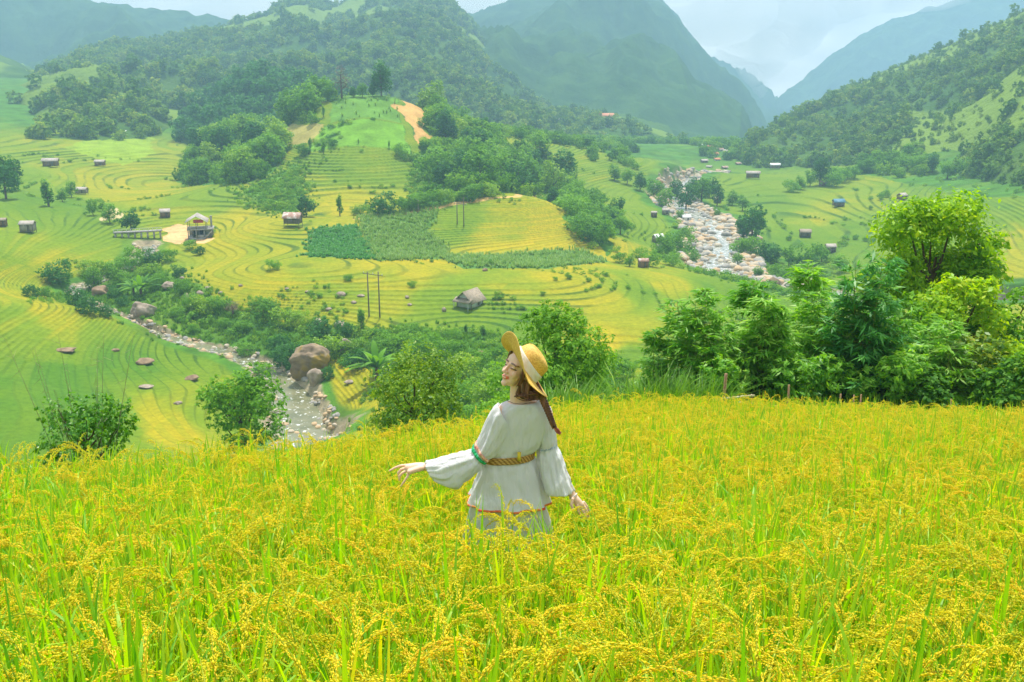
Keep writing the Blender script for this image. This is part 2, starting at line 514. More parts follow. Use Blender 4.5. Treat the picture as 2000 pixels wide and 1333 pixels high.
def build_terrain():
    rings = np.concatenate([np.geomspace(0.6, 26, 60), np.arange(26.6, 100, 0.9), np.arange(100, 270, 0.34), np.arange(270, 470, 0.62), np.geomspace(471, 1560, 210)])
    az_d = np.linspace(math.radians(-31), math.radians(31), 1041)
    az_c = np.linspace(math.radians(31), math.radians(329), 75)[1:-1]
    az = np.concatenate([az_d, az_c])
    nr, na = len(rings), len(az)
    # evaluate the smooth part on a coarser lattice, then interpolate
    ri = np.unique(np.r_[np.arange(0, nr, 4), nr - 1]); ci = np.unique(np.r_[np.arange(0, na, 4), np.arange(len(az_d) - 1, na)])
    A, R = np.meshgrid(az[ci], rings[ri])
    zc = base_smooth(R * np.sin(A), R * np.cos(A))
    tmp = np.empty((len(ri), na))
    for i in range(len(ri)): tmp[i] = np.interp(np.arange(na), ci, zc[i])
    z = np.empty((nr, na))
    w = np.interp(np.arange(nr), ri, np.arange(len(ri)))
    i0 = np.minimum(np.floor(w).astype(int), len(ri) - 2); fw = (w - i0)[:, None]
    z = tmp[i0] * (1 - fw) + tmp[i0 + 1] * fw
    A, R = np.meshgrid(az, rings)
    X = R * np.sin(A); Y = R * np.cos(A)
    z2, cv = ground_full(X, Y, z)
    # colours of what grows on it
    rp = ripeness(X, Y)
    cell = _hash(cv['k'], np.floor((X + 12 * fbm(X / 30, Y / 30, 5, 2)) / 26), 5)
    rp = np.clip(rp - 0.10 + (cell - 0.5) * 0.22 + 0.14 * fbm(X / 6, Y / 6, 44, 3), 0, 1)
    c_green = np.array([0.075, 0.185, 0.009]); c_lime = np.array([0.17, 0.25, 0.009]); c_gold = np.array([0.42, 0.325, 0.008])
    r3 = rp[..., None]
    rice = np.where(r3 < 0.5, c_green + (c_lime - c_green) * r3 * 2, c_lime + (c_gold - c_lime) * (r3 * 2 - 1))
    n1 = fbm(X / 5, Y / 5, 21, 4)[..., None]; n2 = fbm(X / 22, Y / 22, 23, 3)[..., None]
    grass = np.array([0.065, 0.175, 0.015]) * (1 + 0.5 * n1) + np.array([0.10, 0.08, 0.0]) * np.clip(n2, 0, 1)
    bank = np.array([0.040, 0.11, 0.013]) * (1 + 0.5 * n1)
    col = grass * (1 - cv['terr'][..., None]) + rice * cv['terr'][..., None]
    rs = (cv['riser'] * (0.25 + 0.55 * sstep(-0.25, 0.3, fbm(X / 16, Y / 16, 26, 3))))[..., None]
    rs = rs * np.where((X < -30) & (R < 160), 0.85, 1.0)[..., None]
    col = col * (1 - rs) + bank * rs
    def put(nm, c, wob=1.5, str_=1.0):
        nonlocal col
        m = inpoly(X, Y, nm, wob)
        col[m] = col[m] * (1 - str_) + np.asarray(c) * str_ * (1 + 0.35 * n1[m])
    put('corn_a', (0.10, 0.22, 0.035)); put('corn_b', (0.09, 0.21, 0.04)); put('corn_c', (0.12, 0.26, 0.03)); put('rows_a', (0.05, 0.20, 0.045))
    put('scar_a', (0.62, 0.35, 0.12), 5.0, 0.9); put('plot_a', (0.40, 0.33, 0.10), 2.0, 0.85); put('yard', (0.66, 0.42, 0.20), 2.0); put('yard_b', (0.50, 0.40, 0.22), 2.0)
    put('front_b', (0.16, 0.34, 0.02), 2.0, 0.8); put('mead_l', (0.24, 0.36, 0.02), 3.0, 0.8)
    # path of bare earth along the foot of the hill
    pd, _, _ = dist_poly(X, Y, np.array([on_path for on_path in hits([(700,428),(780,418),(860,405),(900,396),(960,387),(1010,383),(1055,380)])]))
    pm = sstep(1.6, 0.8, pd + 0.8 * fbm(X / 4, Y / 4, 61, 2))[..., None]
    col = col * (1 - pm) + np.array([0.60, 0.38, 0.14]) * pm
    # stream banks and beds
    bed = np.maximum(sstep(1.35, 1.0, cv['ds'] + 0.25 * fbm(X / 1.6, Y / 1.6, 62, 2)), sstep(1.12, 0.9, cv['dr'] + 0.25 * fbm(X / 5, Y / 5, 63, 2)))[..., None] * cv['val'][..., None]
    stone = np.array([0.36, 0.30, 0.20]) * (1 + 0.4 * fbm(X / 1.2, Y / 1.2, 64, 3)[..., None])
    col = col * (1 - bed) + stone * bed
    near = (1 - cv['val'])[..., None]
    soil = np.array([0.10, 0.17, 0.02]) * (1 + 0.3 * n1)
    col = col * (1 - near) + soil * near
    V = np.stack([X, Y, z2], -1).reshape(-1, 3)
    fq = grid_faces(nr, na, True)
    # close the hole under the camera
    V = np.r_[V, [[0, 0, float(z2[0].mean())]]]
    c0 = len(V) - 1
    tri = np.stack([np.full(na, c0), (np.arange(na) + 1) % na, np.arange(na)], -1)
    fq = fq[:, ::-1]
    me = mesh_np('ground', V, [fq, tri], smooth=True)
    cc = np.ones((len(V), 4), np.float32); cc[:-1, :3] = np.clip(col.reshape(-1, 3), 0.004, 0.9); cc[-1, :3] = (0.05, 0.1, 0.01)
    set_attr(me, 'cover', cc, 'FLOAT_COLOR')
    m, nt, b, n, l = mat('valley_ground')
    at = n.new('ShaderNodeAttribute'); at.attribute_name = 'cover'
    nz = noise_node(nt, 1.1, 6.0, 'Object', 0.7)
    mx = n.new('ShaderNodeMix'); mx.data_type = 'RGBA'; mx.blend_type = 'MULTIPLY'; mx.inputs['Factor'].default_value = 0.8
    l.new(at.outputs['Color'], mx.inputs[6])
    l.new(ramp(nt, nz.outputs['Fac'], [(0.3, (0.62, 0.68, 0.6)), (0.7, (1.3, 1.25, 1.2))]), mx.inputs[7])
    l.new(mx.outputs[2], b.inputs['Base Color'])
    b.inputs['Roughness'].default_value = 0.9
    b.inputs['Specular IOR Level'].default_value = 0.1
    bp = n.new('ShaderNodeBump'); bp.inputs['Strength'].default_value = 0.7; bp.inputs['Distance'].default_value = 0.25
    nb = noise_node(nt, 2.6, 5.0, 'Object', 0.75)
    l.new(nb.outputs['Fac'], bp.inputs['Height']); l.new(bp.outputs['Normal'], b.inputs['Normal'])
    me.materials.append(m)
    tag(obj('ground', me), 'terraced valley floor of green and golden rice paddies', 'ground', kind='structure')
build_terrain()

# ------------------------------------------------------------------ mountains
def mountain_mat(name, dark, mid, light, meadow):
    m, nt, b, n, l = mat(name)
    nz = noise_node(nt, 0.03, 6.0, 'Object', 0.7)
    c1 = ramp(nt, nz.outputs['Fac'], [(0.3, dark), (0.5, mid), (0.72, light)])
    at = n.new('ShaderNodeAttribute'); at.attribute_name = 'meadow'
    r = at.outputs['Fac']
    mx = n.new('ShaderNodeMix'); mx.data_type = 'RGBA'
    l.new(r, mx.inputs['Factor']); l.new(c1, mx.inputs[6]); mx.inputs[7].default_value = (*meadow, 1)
    l.new(mx.outputs[2], b.inputs['Base Color'])
    b.inputs['Roughness'].default_value = 0.95
    b.inputs['Specular IOR Level'].default_value = 0.05
    bp = n.new('ShaderNodeBump'); bp.inputs['Strength'].default_value = 0.6; bp.inputs['Distance'].default_value = 6.0
    nb = noise_node(nt, 0.09, 5.0, 'Object', 0.7)
    l.new(nb.outputs['Fac'], bp.inputs['Height']); l.new(bp.outputs['Normal'], b.inputs['Normal'])
    return m

def meadow(X, Y, seed):
    return sstep(0.26, 0.33, fbm(X / 120, Y / 170, seed + 60, 3))
def ridge(name, crest, base, m, label, nc=260, nrow=110, amp=18, ns=160, power=0.85, seed=1, rough=3.0):
    crest = np.array(crest, float); base = np.array(base, float)
    px = np.linspace(crest[0, 0], crest[-1, 0], nc)
    cy = np.interp(px, crest[:, 0], crest[:, 1]); cY = np.interp(px, crest[:, 0], crest[:, 2])
    bY = np.interp(px, base[:, 0], base[:, 1])
    cp = P(px, cy, cY)
    zc = cp[:, 2]
    u = (px - 1000) / F * CP
    zb = base_smooth(u * np.minimum(bY, 1450), np.minimum(bY, 1450)) - 3
    zb = np.minimum(zb, zc - 8)
    t = np.concatenate([np.linspace(-0.06, 1, nrow), np.linspace(1, 2.2, nrow // 3)[1:]])
    T = t[:, None]
    Y = bY + (cY - bY) * T
    X = cp[:, 0] / cY * Y
    h = np.where(T <= 1, np.clip(T, 0, 1) ** power, 1 - (T - 1) * 0.9)
    h = np.where(T < 0, T * 0.6, h)
    Z = zb + (zc - zb) * h
    env = np.clip(np.minimum(T * 4, 1), 0, 1) * np.clip(np.abs(1 - T) * 2.2 + 0.05, 0, 1)
    rdg = 1 - np.abs(fbm(X / ns, Y / (ns * 1.5), seed, 4)) * 2.2
    Z = Z + env * amp * (rdg - 0.45) + fbm(X / 22, Y / 22, seed + 5, 3) * rough * np.clip(T * 5, 0, 1)
    V = np.stack([X, Y, Z], -1)
    me = mesh_np(name, V.reshape(-1, 3), grid_faces(len(t), nc), [m], smooth=True)
    md = np.maximum(meadow(X, Y, seed), 0 if seed != 31 else meadow(X * 1.5, Y * 1.5, seed + 7)) * (0.0 if seed == 51 else 1.0)
    set_attr(me, 'meadow', md.ravel())
    o = obj(name, me)
    tag(o, label, 'mountain', kind='structure')
    return V, md

m_near = mountain_mat('forest_slope_ground', (0.03, 0.085, 0.012), (0.06, 0.13, 0.018), (0.10, 0.17, 0.026), (0.16, 0.25, 0.03))
m_far = mountain_mat('far_mountain_forest', (0.02, 0.065, 0.02), (0.04, 0.10, 0.025), (0.07, 0.14, 0.03), (0.10, 0.18, 0.03))
RIDGES = {}
RIDGES['left'] = ridge('mountain', [(-260,330,760),(-120,268,820),(0,205,900),(60,158,950),(120,132,1000),(165,107,1040),(215,94,1080),(330,80,1150),(400,62,1200),(440,54,1230),(470,46,1260),(530,22,1320),(560,4,1350),(600,-1,1370),(630,13,1380),(660,12,1390),(690,-4,1400),(740,-30,1420),(820,-28,1430),(870,-4,1430),(900,22,1430),(930,60,1400),(980,130,1300),(1050,200,1150),(1150,270,1000),(1220,300,900)],
    [(-260,380),(0,415),(150,450),(260,490),(330,560),(450,640),(700,640),(900,660),(1220,640)], m_near, 'long forested ridge behind the central hill climbing to two blunt peaks', nc=420, nrow=150, amp=24, ns=150, seed=11)
RIDGES['dark'] = ridge('mountain', [(280,310,560),(330,268,580),(380,226,590),(425,196,600),(470,158,610),(500,150,612),(545,153,610),(590,168,600),(650,196,590),(720,220,580),(800,250,560)],
    [(280,470),(800,470)], m_near, 'dark wooded knoll just behind the left shoulder of the central hill', nc=160, nrow=70, amp=8, ns=70, seed=21, rough=2.0)
RIDGES['right'] = ridge('mountain', [(1400,318,600),(1440,302,610),(1480,283,630),(1530,250,680),(1600,205,760),(1650,180,800),(1700,155,830),(1760,128,850),(1800,112,855),(1850,92,850),(1900,72,840),(1950,50,820),(2000,24,790),(2100,-20,740),(2250,-80,680),(2420,-140,620)],
    [(1400,540),(1480,540),(1560,530),(1640,510),(1720,480),(1800,450),(1900,410),(2000,350),(2150,300),(2420,260)], m_near, 'steep green mountainside with trees falling from the upper right to the valley', nc=420, nrow=170, amp=12, ns=110, seed=31, power=0.95)
RIDGES['foot'] = ridge('mountain', [(980,240,900),(1040,226,900),(1100,224,880),(1180,234,860),(1240,246,820),(1290,262,790),(1330,284,760),(1370,312,720)],
    [(980,640),(1370,600)], m_near, 'low foothill with scattered houses and trees in the middle of the valley', nc=140, nrow=60, amp=6, ns=70, seed=41, rough=1.6)
RIDGES['back'] = ridge('mountain', [(640,200,1900),(760,90,1950),(860,50,2000),(930,26,2050),(1000,0,2100),(1080,-22,2150),(1180,-40,2180),(1260,-20,2190),(1310,20,2200),(1340,58,2200),(1370,98,2200),(1400,130,2200),(1430,160,2200),(1462,196,2190),(1490,236,2180),(1515,272,2170),(1540,330,2150)],
    [(640,900),(900,900),(1200,950),(1400,1000),(1540,1100)], m_far, 'big hazy blue mountain with its steep edge dropping into the gap', nc=420, nrow=170, amp=75, ns=200, seed=51, rough=9.0)
RIDGES['left_low'] = ridge('mountain', [(-420,20,1250),(-150,75,1200),(0,108,1150),(40,128,1120),(90,160,1080),(140,205,1020)],
    [(-420,760),(140,860)], m_near, 'green slope peeping out behind the long ridge at the left edge', nc=120, nrow=60, amp=14, ns=120, seed=71, rough=3.0)
def far_ridge(name_key, crest, base, label, **kw):
    RIDGES[name_key] = ridge('mountain', crest, base, m_far, label, nc=260, nrow=110, amp=80, ns=260, seed=51, rough=9.0, **kw)
far_ridge('far_left', [(-420,-60,1900),(-100,-45,1900),(60,-24,1900),(120,-8,1900),(170,6,1900),(300,18,1900),(400,28,1900),(470,44,1880),(540,74,1850),(640,124,1800),(760,190,1750)],
    [(-420,1300),(760,1400)], 'dim blue mountain behind the long ridge at the far left')
far_ridge('far_right', [(1440,300,3100),(1490,246,3100),(1530,200,3100),(1575,152,3100),(1620,112,3100),(1680,70,3100),(1740,40,3100),(1850,5,3100),(2050,-60,3100),(2400,-150,3100)],
    [(1440,2620),(2400,2620)], 'faint blue mountain closing the gap behind the right mountainside')
# ------------------------------------------------------------------ vegetation builders
def rnd_unit(rng, n):
    v = rng.normal(size=(n, 3)); return v / np.linalg.norm(v, axis=1, keepdims=True)

def norm(v): return v / (np.linalg.norm(v, axis=-1, keepdims=True) + 1e-9)

def leaf_quads(C, N, D, L, Wd, fold=0.0):
    """leaf shaped quads: centre base C, normal N, direction D, length L, width Wd -> V, F"""
    S = norm(np.cross(N, D)); D = norm(np.cross(S, N))
    L = np.broadcast_to(L, len(C))[:, None]; Wd = np.broadcast_to(Wd, len(C))[:, None]
    a = C - D * L * 0.5; b = C + S * Wd * 0.5 + N * fold * Wd - D * L * 0.05; c = C + D * L * 0.5; d = C - S * Wd * 0.5 + N * fold * Wd - D * L * 0.05
    V = np.stack([a, b, c, d], 1).reshape(-1, 3)
    Fq = np.arange(len(C) * 4).reshape(-1, 4)
    return V, Fq

def crown_np(lobes, ncl, per, leaf, rng, clr=0.22, aspect=0.6, up=0.5, droop=0.15, inner=0.25):
    """clusters of leaves spread over and through a set of ellipsoid lobes"""
    lb = np.array(lobes, float)
    w = (lb[:, 3] * lb[:, 4] * lb[:, 5]) ** 0.67
    k = rng.choice(len(lb), ncl, p=w / w.sum())
    d = rnd_unit(rng, ncl)
    r = 1 - inner * rng.random(ncl) ** 1.5 - 0.5 * (rng.random(ncl) < 0.16)
    cc = lb[k, :3] + d * lb[k, 3:6] * r[:, None]
    out = d
    cr = clr * lb[k, 3:6].mean(1) * rng.uniform(0.6, 1.4, ncl)
    C = np.repeat(cc, per, 0) + rnd_unit(rng, ncl * per) * (np.repeat(cr, per) * rng.random(ncl * per) ** 0.5)[:, None] * np.array([1.1, 1.1, 0.7])
    N = norm(np.repeat(out, per, 0) * 0.5 + np.array([0, 0, up]) + rnd_unit(rng, ncl * per) * 0.65)
    D = rnd_unit(rng, ncl * per) + np.repeat(out, per, 0) * 0.7 - np.array([0, 0, droop])
    L = leaf * rng.uniform(0.7, 1.35, ncl * per)
    return leaf_quads(C, N, norm(D), L, L * aspect, 0.12)

def tube_np(path, rad, ns=6, cap=True):
    path = np.asarray(path, float); n = len(path)
    rad = np.broadcast_to(rad, n)
    tg = norm(np.gradient(path, axis=0))
    ref = np.array([0.0, 0, 1]) if abs(tg[0, 2]) < 0.9 else np.array([1.0, 0, 0])
    a = norm(np.cross(tg, ref)); b = np.cross(tg, a)
    th = np.arange(ns) * 2 * np.pi / ns
    V = path[:, None] + rad[:, None, None] * (a[:, None] * np.cos(th)[None, :, None] + b[:, None] * np.sin(th)[None, :, None])
    V = V.reshape(-1, 3)
    Fq = grid_faces(n, ns, True)
    return V, Fq

class Geo:
    """collects quads/tris into one mesh"""
    def __init__(s): s.V = []; s.F4 = []; s.F3 = []; s.m4 = []; s.m3 = []; s.n = 0
    def add(s, V, Fc, m=0):
        V = np.asarray(V, float).reshape(-1, 3); Fc = np.asarray(Fc, int)
        if len(Fc) == 0: return s
        if Fc.shape[1] == 4: s.F4.append(Fc + s.n); s.m4.append(np.full(len(Fc), m))
        else: s.F3.append(Fc + s.n); s.m3.append(np.full(len(Fc), m))
        s.V.append(V); s.n += len(V); return s
    def box(s, c, size, rz=0.0, m=0, tilt=None):
        sx, sy, sz = np.array(size) / 2
        V = np.array([(x, y, z) for z in (-sz, sz) for y in (-sy, sy) for x in (-sx, sx)])
        if tilt is not None: V = V @ np.array(Euler(tilt).to_matrix()).T
        cr, sr = math.cos(rz), math.sin(rz)
        V = V @ np.array([[cr, sr, 0], [-sr, cr, 0], [0, 0, 1]]) + np.array(c)
        return s.add(V, [(0, 2, 3, 1), (4, 5, 7, 6), (0, 1, 5, 4), (2, 6, 7, 3), (0, 4, 6, 2), (1, 3, 7, 5)], m)
    def bar(s, a, b, w, m=0, ns=6, w2=None):
        V, Fq = tube_np([a, (np.array(a) + np.array(b)) / 2, b], [w, (w + (w2 or w)) / 2, w2 or w], ns)
        s.add(V, Fq, m)
        n = s.n
        e = np.array([a, b], float)
        k = len(V)
        s.V.append(e); s.n += 2
        o = n - k
        t0 = [(n, o + (j + 1) % ns, o + j) for j in range(ns)]; t1 = [(n + 1, o + 2 * ns + j, o + 2 * ns + (j + 1) % ns) for j in range(ns)]
        s.F3.append(np.array(t0 + t1)); s.m3.append(np.full(2 * ns, m))
        return s
    def mesh(s, name, mats, smooth=False):
        V = np.concatenate(s.V)
        Fl = []; fm = []
        if s.F4: Fl.append(np.concatenate(s.F4)); fm.append(np.concatenate(s.m4))
        if s.F3: Fl.append(np.concatenate(s.F3)); fm.append(np.concatenate(s.m3))
        return mesh_np(name, V, Fl, mats, smooth, np.concatenate(fm))

M_LEAF = mat_leaf('tree_leaf', (0.05, 0.19, 0.02), (0.20, 0.44, 0.028), 0.45, third=(0.28, 0.50, 0.035), rough=0.6, spec=0.2)
M_LEAF_DARK = mat_leaf('dark_leaf', (0.026, 0.13, 0.024), (0.09, 0.29, 0.035), 0.36, rough=0.6, spec=0.2)
M_LEAF_LIGHT = mat_leaf('light_leaf', (0.08, 0.25, 0.010), (0.30, 0.52, 0.014), 0.45, third=(0.44, 0.56, 0.016))
M_LEAF_OLIVE = mat_leaf('olive_leaf', (0.03, 0.13, 0.010), (0.17, 0.32, 0.014), 0.35, third=(0.46, 0.40, 0.015), nscale=1.0)
M_LEAF_BAMBOO = mat_leaf('bamboo_leaf', (0.08, 0.31, 0.03), (0.28, 0.56, 0.06), 0.52, third=(0.48, 0.66, 0.14))
M_FOREST = mat_leaf('forest_leaf', (0.075, 0.19, 0.028), (0.22, 0.37, 0.045), 0.4, third=(0.36, 0.44, 0.07), rnd=0.75, nscale=0.15, rough=0.8, spec=0.05)
M_BARE = mat_leaf('reddish_twigs', (0.10, 0.06, 0.03), (0.22, 0.13, 0.07), 0.1)
M_BARK = mat_noise('bark', [(0.3, (0.07, 0.045, 0.025)), (0.7, (0.17, 0.12, 0.07))], 6.0, 4, 0.9, 0.5)
M_CORN = mat_leaf('corn_leaf', (0.13, 0.30, 0.04), (0.32, 0.50, 0.10), 0.3, third=(0.30, 0.36, 0.12))
M_BLADE = mat_leaf('grass_blade', (0.05, 0.17, 0.012), (0.17, 0.38, 0.02), 0.4, third=(0.33, 0.46, 0.03))

def lobes_round(rng, w, h, z0, n=8, sq=1.0):
    L = [(0, 0, z0 + h * 0.5, w * 0.36, w * 0.36, h * 0.46)]
    for i in range(n):
        a = i * 2.4 + rng.uniform(-0.5, 0.5); zt = rng.uniform(0.18, 0.9)
        rr = w * 0.30 * math.sqrt(max(0.05, 1 - (zt * 2 - 1) ** 2 * 0.75)) * rng.uniform(0.75, 1.2)
        s = rng.uniform(0.16, 0.26)
        L.append((rr * math.cos(a), rr * math.sin(a), z0 + h * zt, w * s, w * s, h * s * 0.85 * sq))
    return L

def proto_tree(name, w, h, leafsize, ncl, per, seed, lm, trunk=True, z0f=0.18, conic=0.0, nl=8, aspect=0.62, clr=0.24):
    rng = np.random.default_rng(seed)
    g = Geo()
    lobes = lobes_round(rng, w, h * (1 - z0f), h * z0f, nl)
    if conic:
        lobes = [(x * (1 - conic * (z / h) ** 1.3), y * (1 - conic * (z / h) ** 1.3), z, a * (1 - conic * 0.8 * z / h), b * (1 - conic * 0.8 * z / h), c) for x, y, z, a, b, c in lobes]
    V, Fq = crown_np(lobes, ncl, per, leafsize, rng, clr, aspect)
    V[:, 2] = np.maximum(V[:, 2], 0.03 * h)
    g.add(V, Fq, 0)
    if trunk:
        top = h * 0.7
        pth = np.array([(0, 0, -0.05 * h), (rng.uniform(-.03, .03) * w, 0, top * 0.4), (rng.uniform(-.06, .06) * w, rng.uniform(-.05, .05) * w, top)])
        v, f = tube_np(pth, [h * 0.03, h * 0.022, h * 0.008], 6); g.add(v, f, 1)
        for i in range(5):
            lb = lobes[1 + i % (len(lobes) - 1)]
            a = pth[1] * (1 - i / 7) + pth[2] * i / 7
            e = np.array(lb[:3])
            v, f = tube_np([a, (a + e) / 2 + [0, 0, -0.02 * h], e], [h * 0.013, h * 0.009, h * 0.004], 5); g.add(v, f, 1)
    return g.mesh(name, [lm, M_BARK])

# unit-height prototypes (1 m tall, scaled per plant)
PROTO = {
 'broad': [proto_tree('broad_tree', 0.85, 1.0, 0.055, 330, 8, 100 + i, M_LEAF, True, 0.12) for i in range(4)],
 'dark': [proto_tree('dark_tree', 0.72, 1.0, 0.055, 330, 8, 120 + i, M_LEAF_DARK, True, 0.12, nl=9) for i in range(3)],
 'light': [proto_tree('light_tree', 0.9, 1.0, 0.055, 300, 8, 140 + i, M_LEAF_LIGHT, True, 0.12) for i in range(2)],
 'slender': [proto_tree('slender_tree', 0.42, 1.0, 0.05, 220, 8, 160 + i, M_LEAF, True, 0.1, conic=0.45) for i in range(2)],
 'bush': [proto_tree('bush', 1.5, 1.0, 0.075, 330, 8, 180 + i, M_LEAF, False, 0.0) for i in range(4)],
 'bushdark': [proto_tree('bush_dark', 1.35, 1.0, 0.075, 320, 8, 200 + i, M_LEAF_DARK, False, 0.0) for i in range(2)],
 'bushlight': [proto_tree('bush_light', 1.5, 1.0, 0.08, 300, 8, 210 + i, M_LEAF_LIGHT, False, 0.0) for i in range(2)],
 'bare': [proto_tree('bare_tree', 0.42, 1.0, 0.03, 260, 7, 220, M_BARE, True, 0.15, aspect=0.25)],
}
def palm_like(name, seed, nleaf=16, lm=None):
    """banana-like plant: a short stem and long arching split leaves"""
    rng = np.random.default_rng(seed); g = Geo()
    for i in range(nleaf):
        a = rng.uniform(0, 6.28); el = rng.uniform(0.5, 1.35); L = rng.uniform(0.55, 0.8)
        t = np.linspace(0, 1, 8)
        r = np.cos(el) * t * L + 0.12 * t ** 2; z = 0.32 + np.sin(el) * t * L - 0.5 * t ** 2.4 * L * (1.3 - el * 0.6)
        pth = np.stack([r * math.cos(a), r * math.sin(a), z], 1)
        s = np.array([-math.sin(a), math.cos(a), 0])
        w = 0.075 * np.sin(np.pi * np.clip(t * 0.93 + 0.07, 0, 1)) ** 0.7
        Vv = np.stack([pth - s * w[:, None] - [0, 0, .02], pth, pth + s * w[:, None] - [0, 0, .02]], 1).reshape(-1, 3)
        g.add(Vv, grid_faces(8, 3), 0)
    v, f = tube_np([(0, 0, -0.05), (0.01, 0, 0.2), (0, 0, 0.4)], [0.05, 0.04, 0.03], 6); g.add(v, f, 1)
    return g.mesh(name, [lm or M_LEAF, M_BARK])
PROTO['palm'] = [palm_like('banana_plant', 5), palm_like('banana_plant', 6)]

# stuff: geometry-node scatter of prototypes on points
def scatter(name, pts, rz, sc, idx, protos, label, cat, tilt=None, squash=None):
    n = len(pts)
    col = bpy.data.collections.new(name + '_kinds')
    for i, pm in enumerate(protos):
        po = bpy.data.objects.new('%s_kind_%02d' % (name, i), pm)
        col.objects.link(po)
    me = bpy.data.meshes.new(name)
    me.vertices.add(n)
    me.vertices.foreach_set('co', np.asarray(pts, np.float32).ravel())
    rot = np.zeros((n, 3), np.float32); rot[:, 2] = rz
    if tilt is not None: rot[:, :2] = tilt
    set_attr(me, 'rot', rot, 'FLOAT_VECTOR')
    s3 = np.repeat(np.asarray(sc, np.float32)[:, None], 3, 1)
    if squash is not None: s3[:, 2] *= squash
    set_attr(me, 'scl', s3, 'FLOAT_VECTOR')
    set_attr(me, 'kind_id', idx, 'INT')
    o = obj(name, me)
    ng = bpy.data.node_groups.new(name + '_scatter', 'GeometryNodeTree')
    ng.interface.new_socket('Geometry', in_out='INPUT', socket_type='NodeSocketGeometry')
    ng.interface.new_socket('Geometry', in_out='OUTPUT', socket_type='NodeSocketGeometry')
    N = ng.nodes; L = ng.links
    gi = N.new('NodeGroupInput'); go = N.new('NodeGroupOutput')
    ci = N.new('GeometryNodeCollectionInfo'); ci.inputs['Collection'].default_value = col
    ci.inputs['Separate Children'].default_value = True; ci.inputs['Reset Children'].default_value = True
    ip = N.new('GeometryNodeInstanceOnPoints'); ip.inputs['Pick Instance'].default_value = True
    def na(nm, typ):
        a = N.new('GeometryNodeInputNamedAttribute'); a.data_type = typ; a.inputs['Name'].default_value = nm
        return a.outputs['Attribute']
    er = N.new('FunctionNodeEulerToRotation')
    L.new(na('rot', 'FLOAT_VECTOR'), er.inputs[0])
    L.new(gi.outputs[0], ip.inputs['Points']); L.new(ci.outputs[0], ip.inputs['Instance'])
    L.new(na('kind_id', 'INT'), ip.inputs['Instance Index']); L.new(er.outputs[0], ip.inputs['Rotation']); L.new(na('scl', 'FLOAT_VECTOR'), ip.inputs['Scale'])
    L.new(ip.outputs[0], go.inputs[0])
    md = o.modifiers.new('scatter', 'NODES'); md.node_group = ng
    return tag(o, label, cat, kind='stuff')

RNG = np.random.default_rng(77)
def rand_in_poly(poly, n, rng):
    """uniform points in a polygon (numpy (k,2))"""
    lo, hi = poly.min(0), poly.max(0); out = np.zeros((0, 2))
    while len(out) < n:
        q = lo + rng.random((n * 3, 2)) * (hi - lo)
        out = np.r_[out, q[pip(q[:, 0], q[:, 1], poly)]]
    return out[:n]

# ---- forest cover on the mountains (one mass each)
FOREST = [proto_tree('canopy', 0.95, 1.0, 0.17, 45, 6, 300 + i, M_FOREST, False, 0.0, nl=6, clr=0.3) for i in range(6)]
FOREST_D = [proto_tree('dark_canopy', 0.95, 1.0, 0.15, 50, 6, 320 + i, M_LEAF_DARK, False, 0.0, nl=6, clr=0.3) for i in range(5)]
def forest_on(key, name, spacing, hmin, hmax, label, rng, mdk=0.985, base=0.75, pxr=(-80, 2080), protos=None):
    V, md = RIDGES[key]
    a = V[:-1, :-1]; b = V[1:, :-1]; c = V[:-1, 1:]; d = V[1:, 1:]
    area = np.linalg.norm(np.cross(b - a, c - a), axis=-1)
    rows = np.arange(area.shape[0])[:, None] / area.shape[0]
    w = area * (rows < 0.83)
    cx = a[..., 0] / np.maximum(a[..., 1], 1) / CP * F + 1000
    w = w * ((cx > pxr[0]) & (cx < pxr[1]))
    n = int(w.sum() / spacing ** 2)
    k = rng.choice(w.size, n, p=(w / w.sum()).ravel())
    i, j = np.unravel_index(k, w.shape)
    u, v = rng.random((2, n, 1))
    p = a[i, j] * (1 - u) * (1 - v) + b[i, j] * u * (1 - v) + c[i, j] * (1 - u) * v + d[i, j] * u * v
    keep = rng.random(n) > md[i, j] * mdk
    cl = fbm(p[:, 0] / 35, p[:, 1] / 35, 71, 3)
    keep &= rng.random(n) < np.clip(base + cl * 1.3, 0.12, 1)
    keep &= p[:, 2] > base_smooth(p[:, 0], np.minimum(p[:, 1], 1450)) - 1
    p = p[keep]; n = len(p)
    s = rng.uniform(hmin, hmax, n) * (1 + 0.35 * fbm(p[:, 0] / 60, p[:, 1] / 60, 73, 2))
    p[:, 2] -= s * 0.22
    print(name, n)
    return scatter(name, p, rng.uniform(0, 6.28, n), s, rng.integers(0, 5, n), protos or FOREST, label, 'forest', squash=rng.uniform(0.8, 1.25, n))
forest_on('left', 'forest', 6.4, 6, 12, 'hazy forest covering the long left ridge and its peaks', np.random.default_rng(1))
forest_on('dark', 'forest', 5.2, 7, 12, 'dark dense wood covering the knoll behind the central hill', np.random.default_rng(2), protos=FOREST_D)
forest_on('right', 'forest', 6.2, 5, 10, 'mixed trees and scrub covering the mountainside on the right', np.random.default_rng(3), 0.9)
forest_on('right', 'scrub', 4.6, 1.6, 4.5, 'low scrub between the trees of the right mountainside', np.random.default_rng(31), 0.35, 0.55)
forest_on('foot', 'forest', 8.0, 5, 10, 'scattered trees on the low foothill in the mid valley', np.random.default_rng(4))

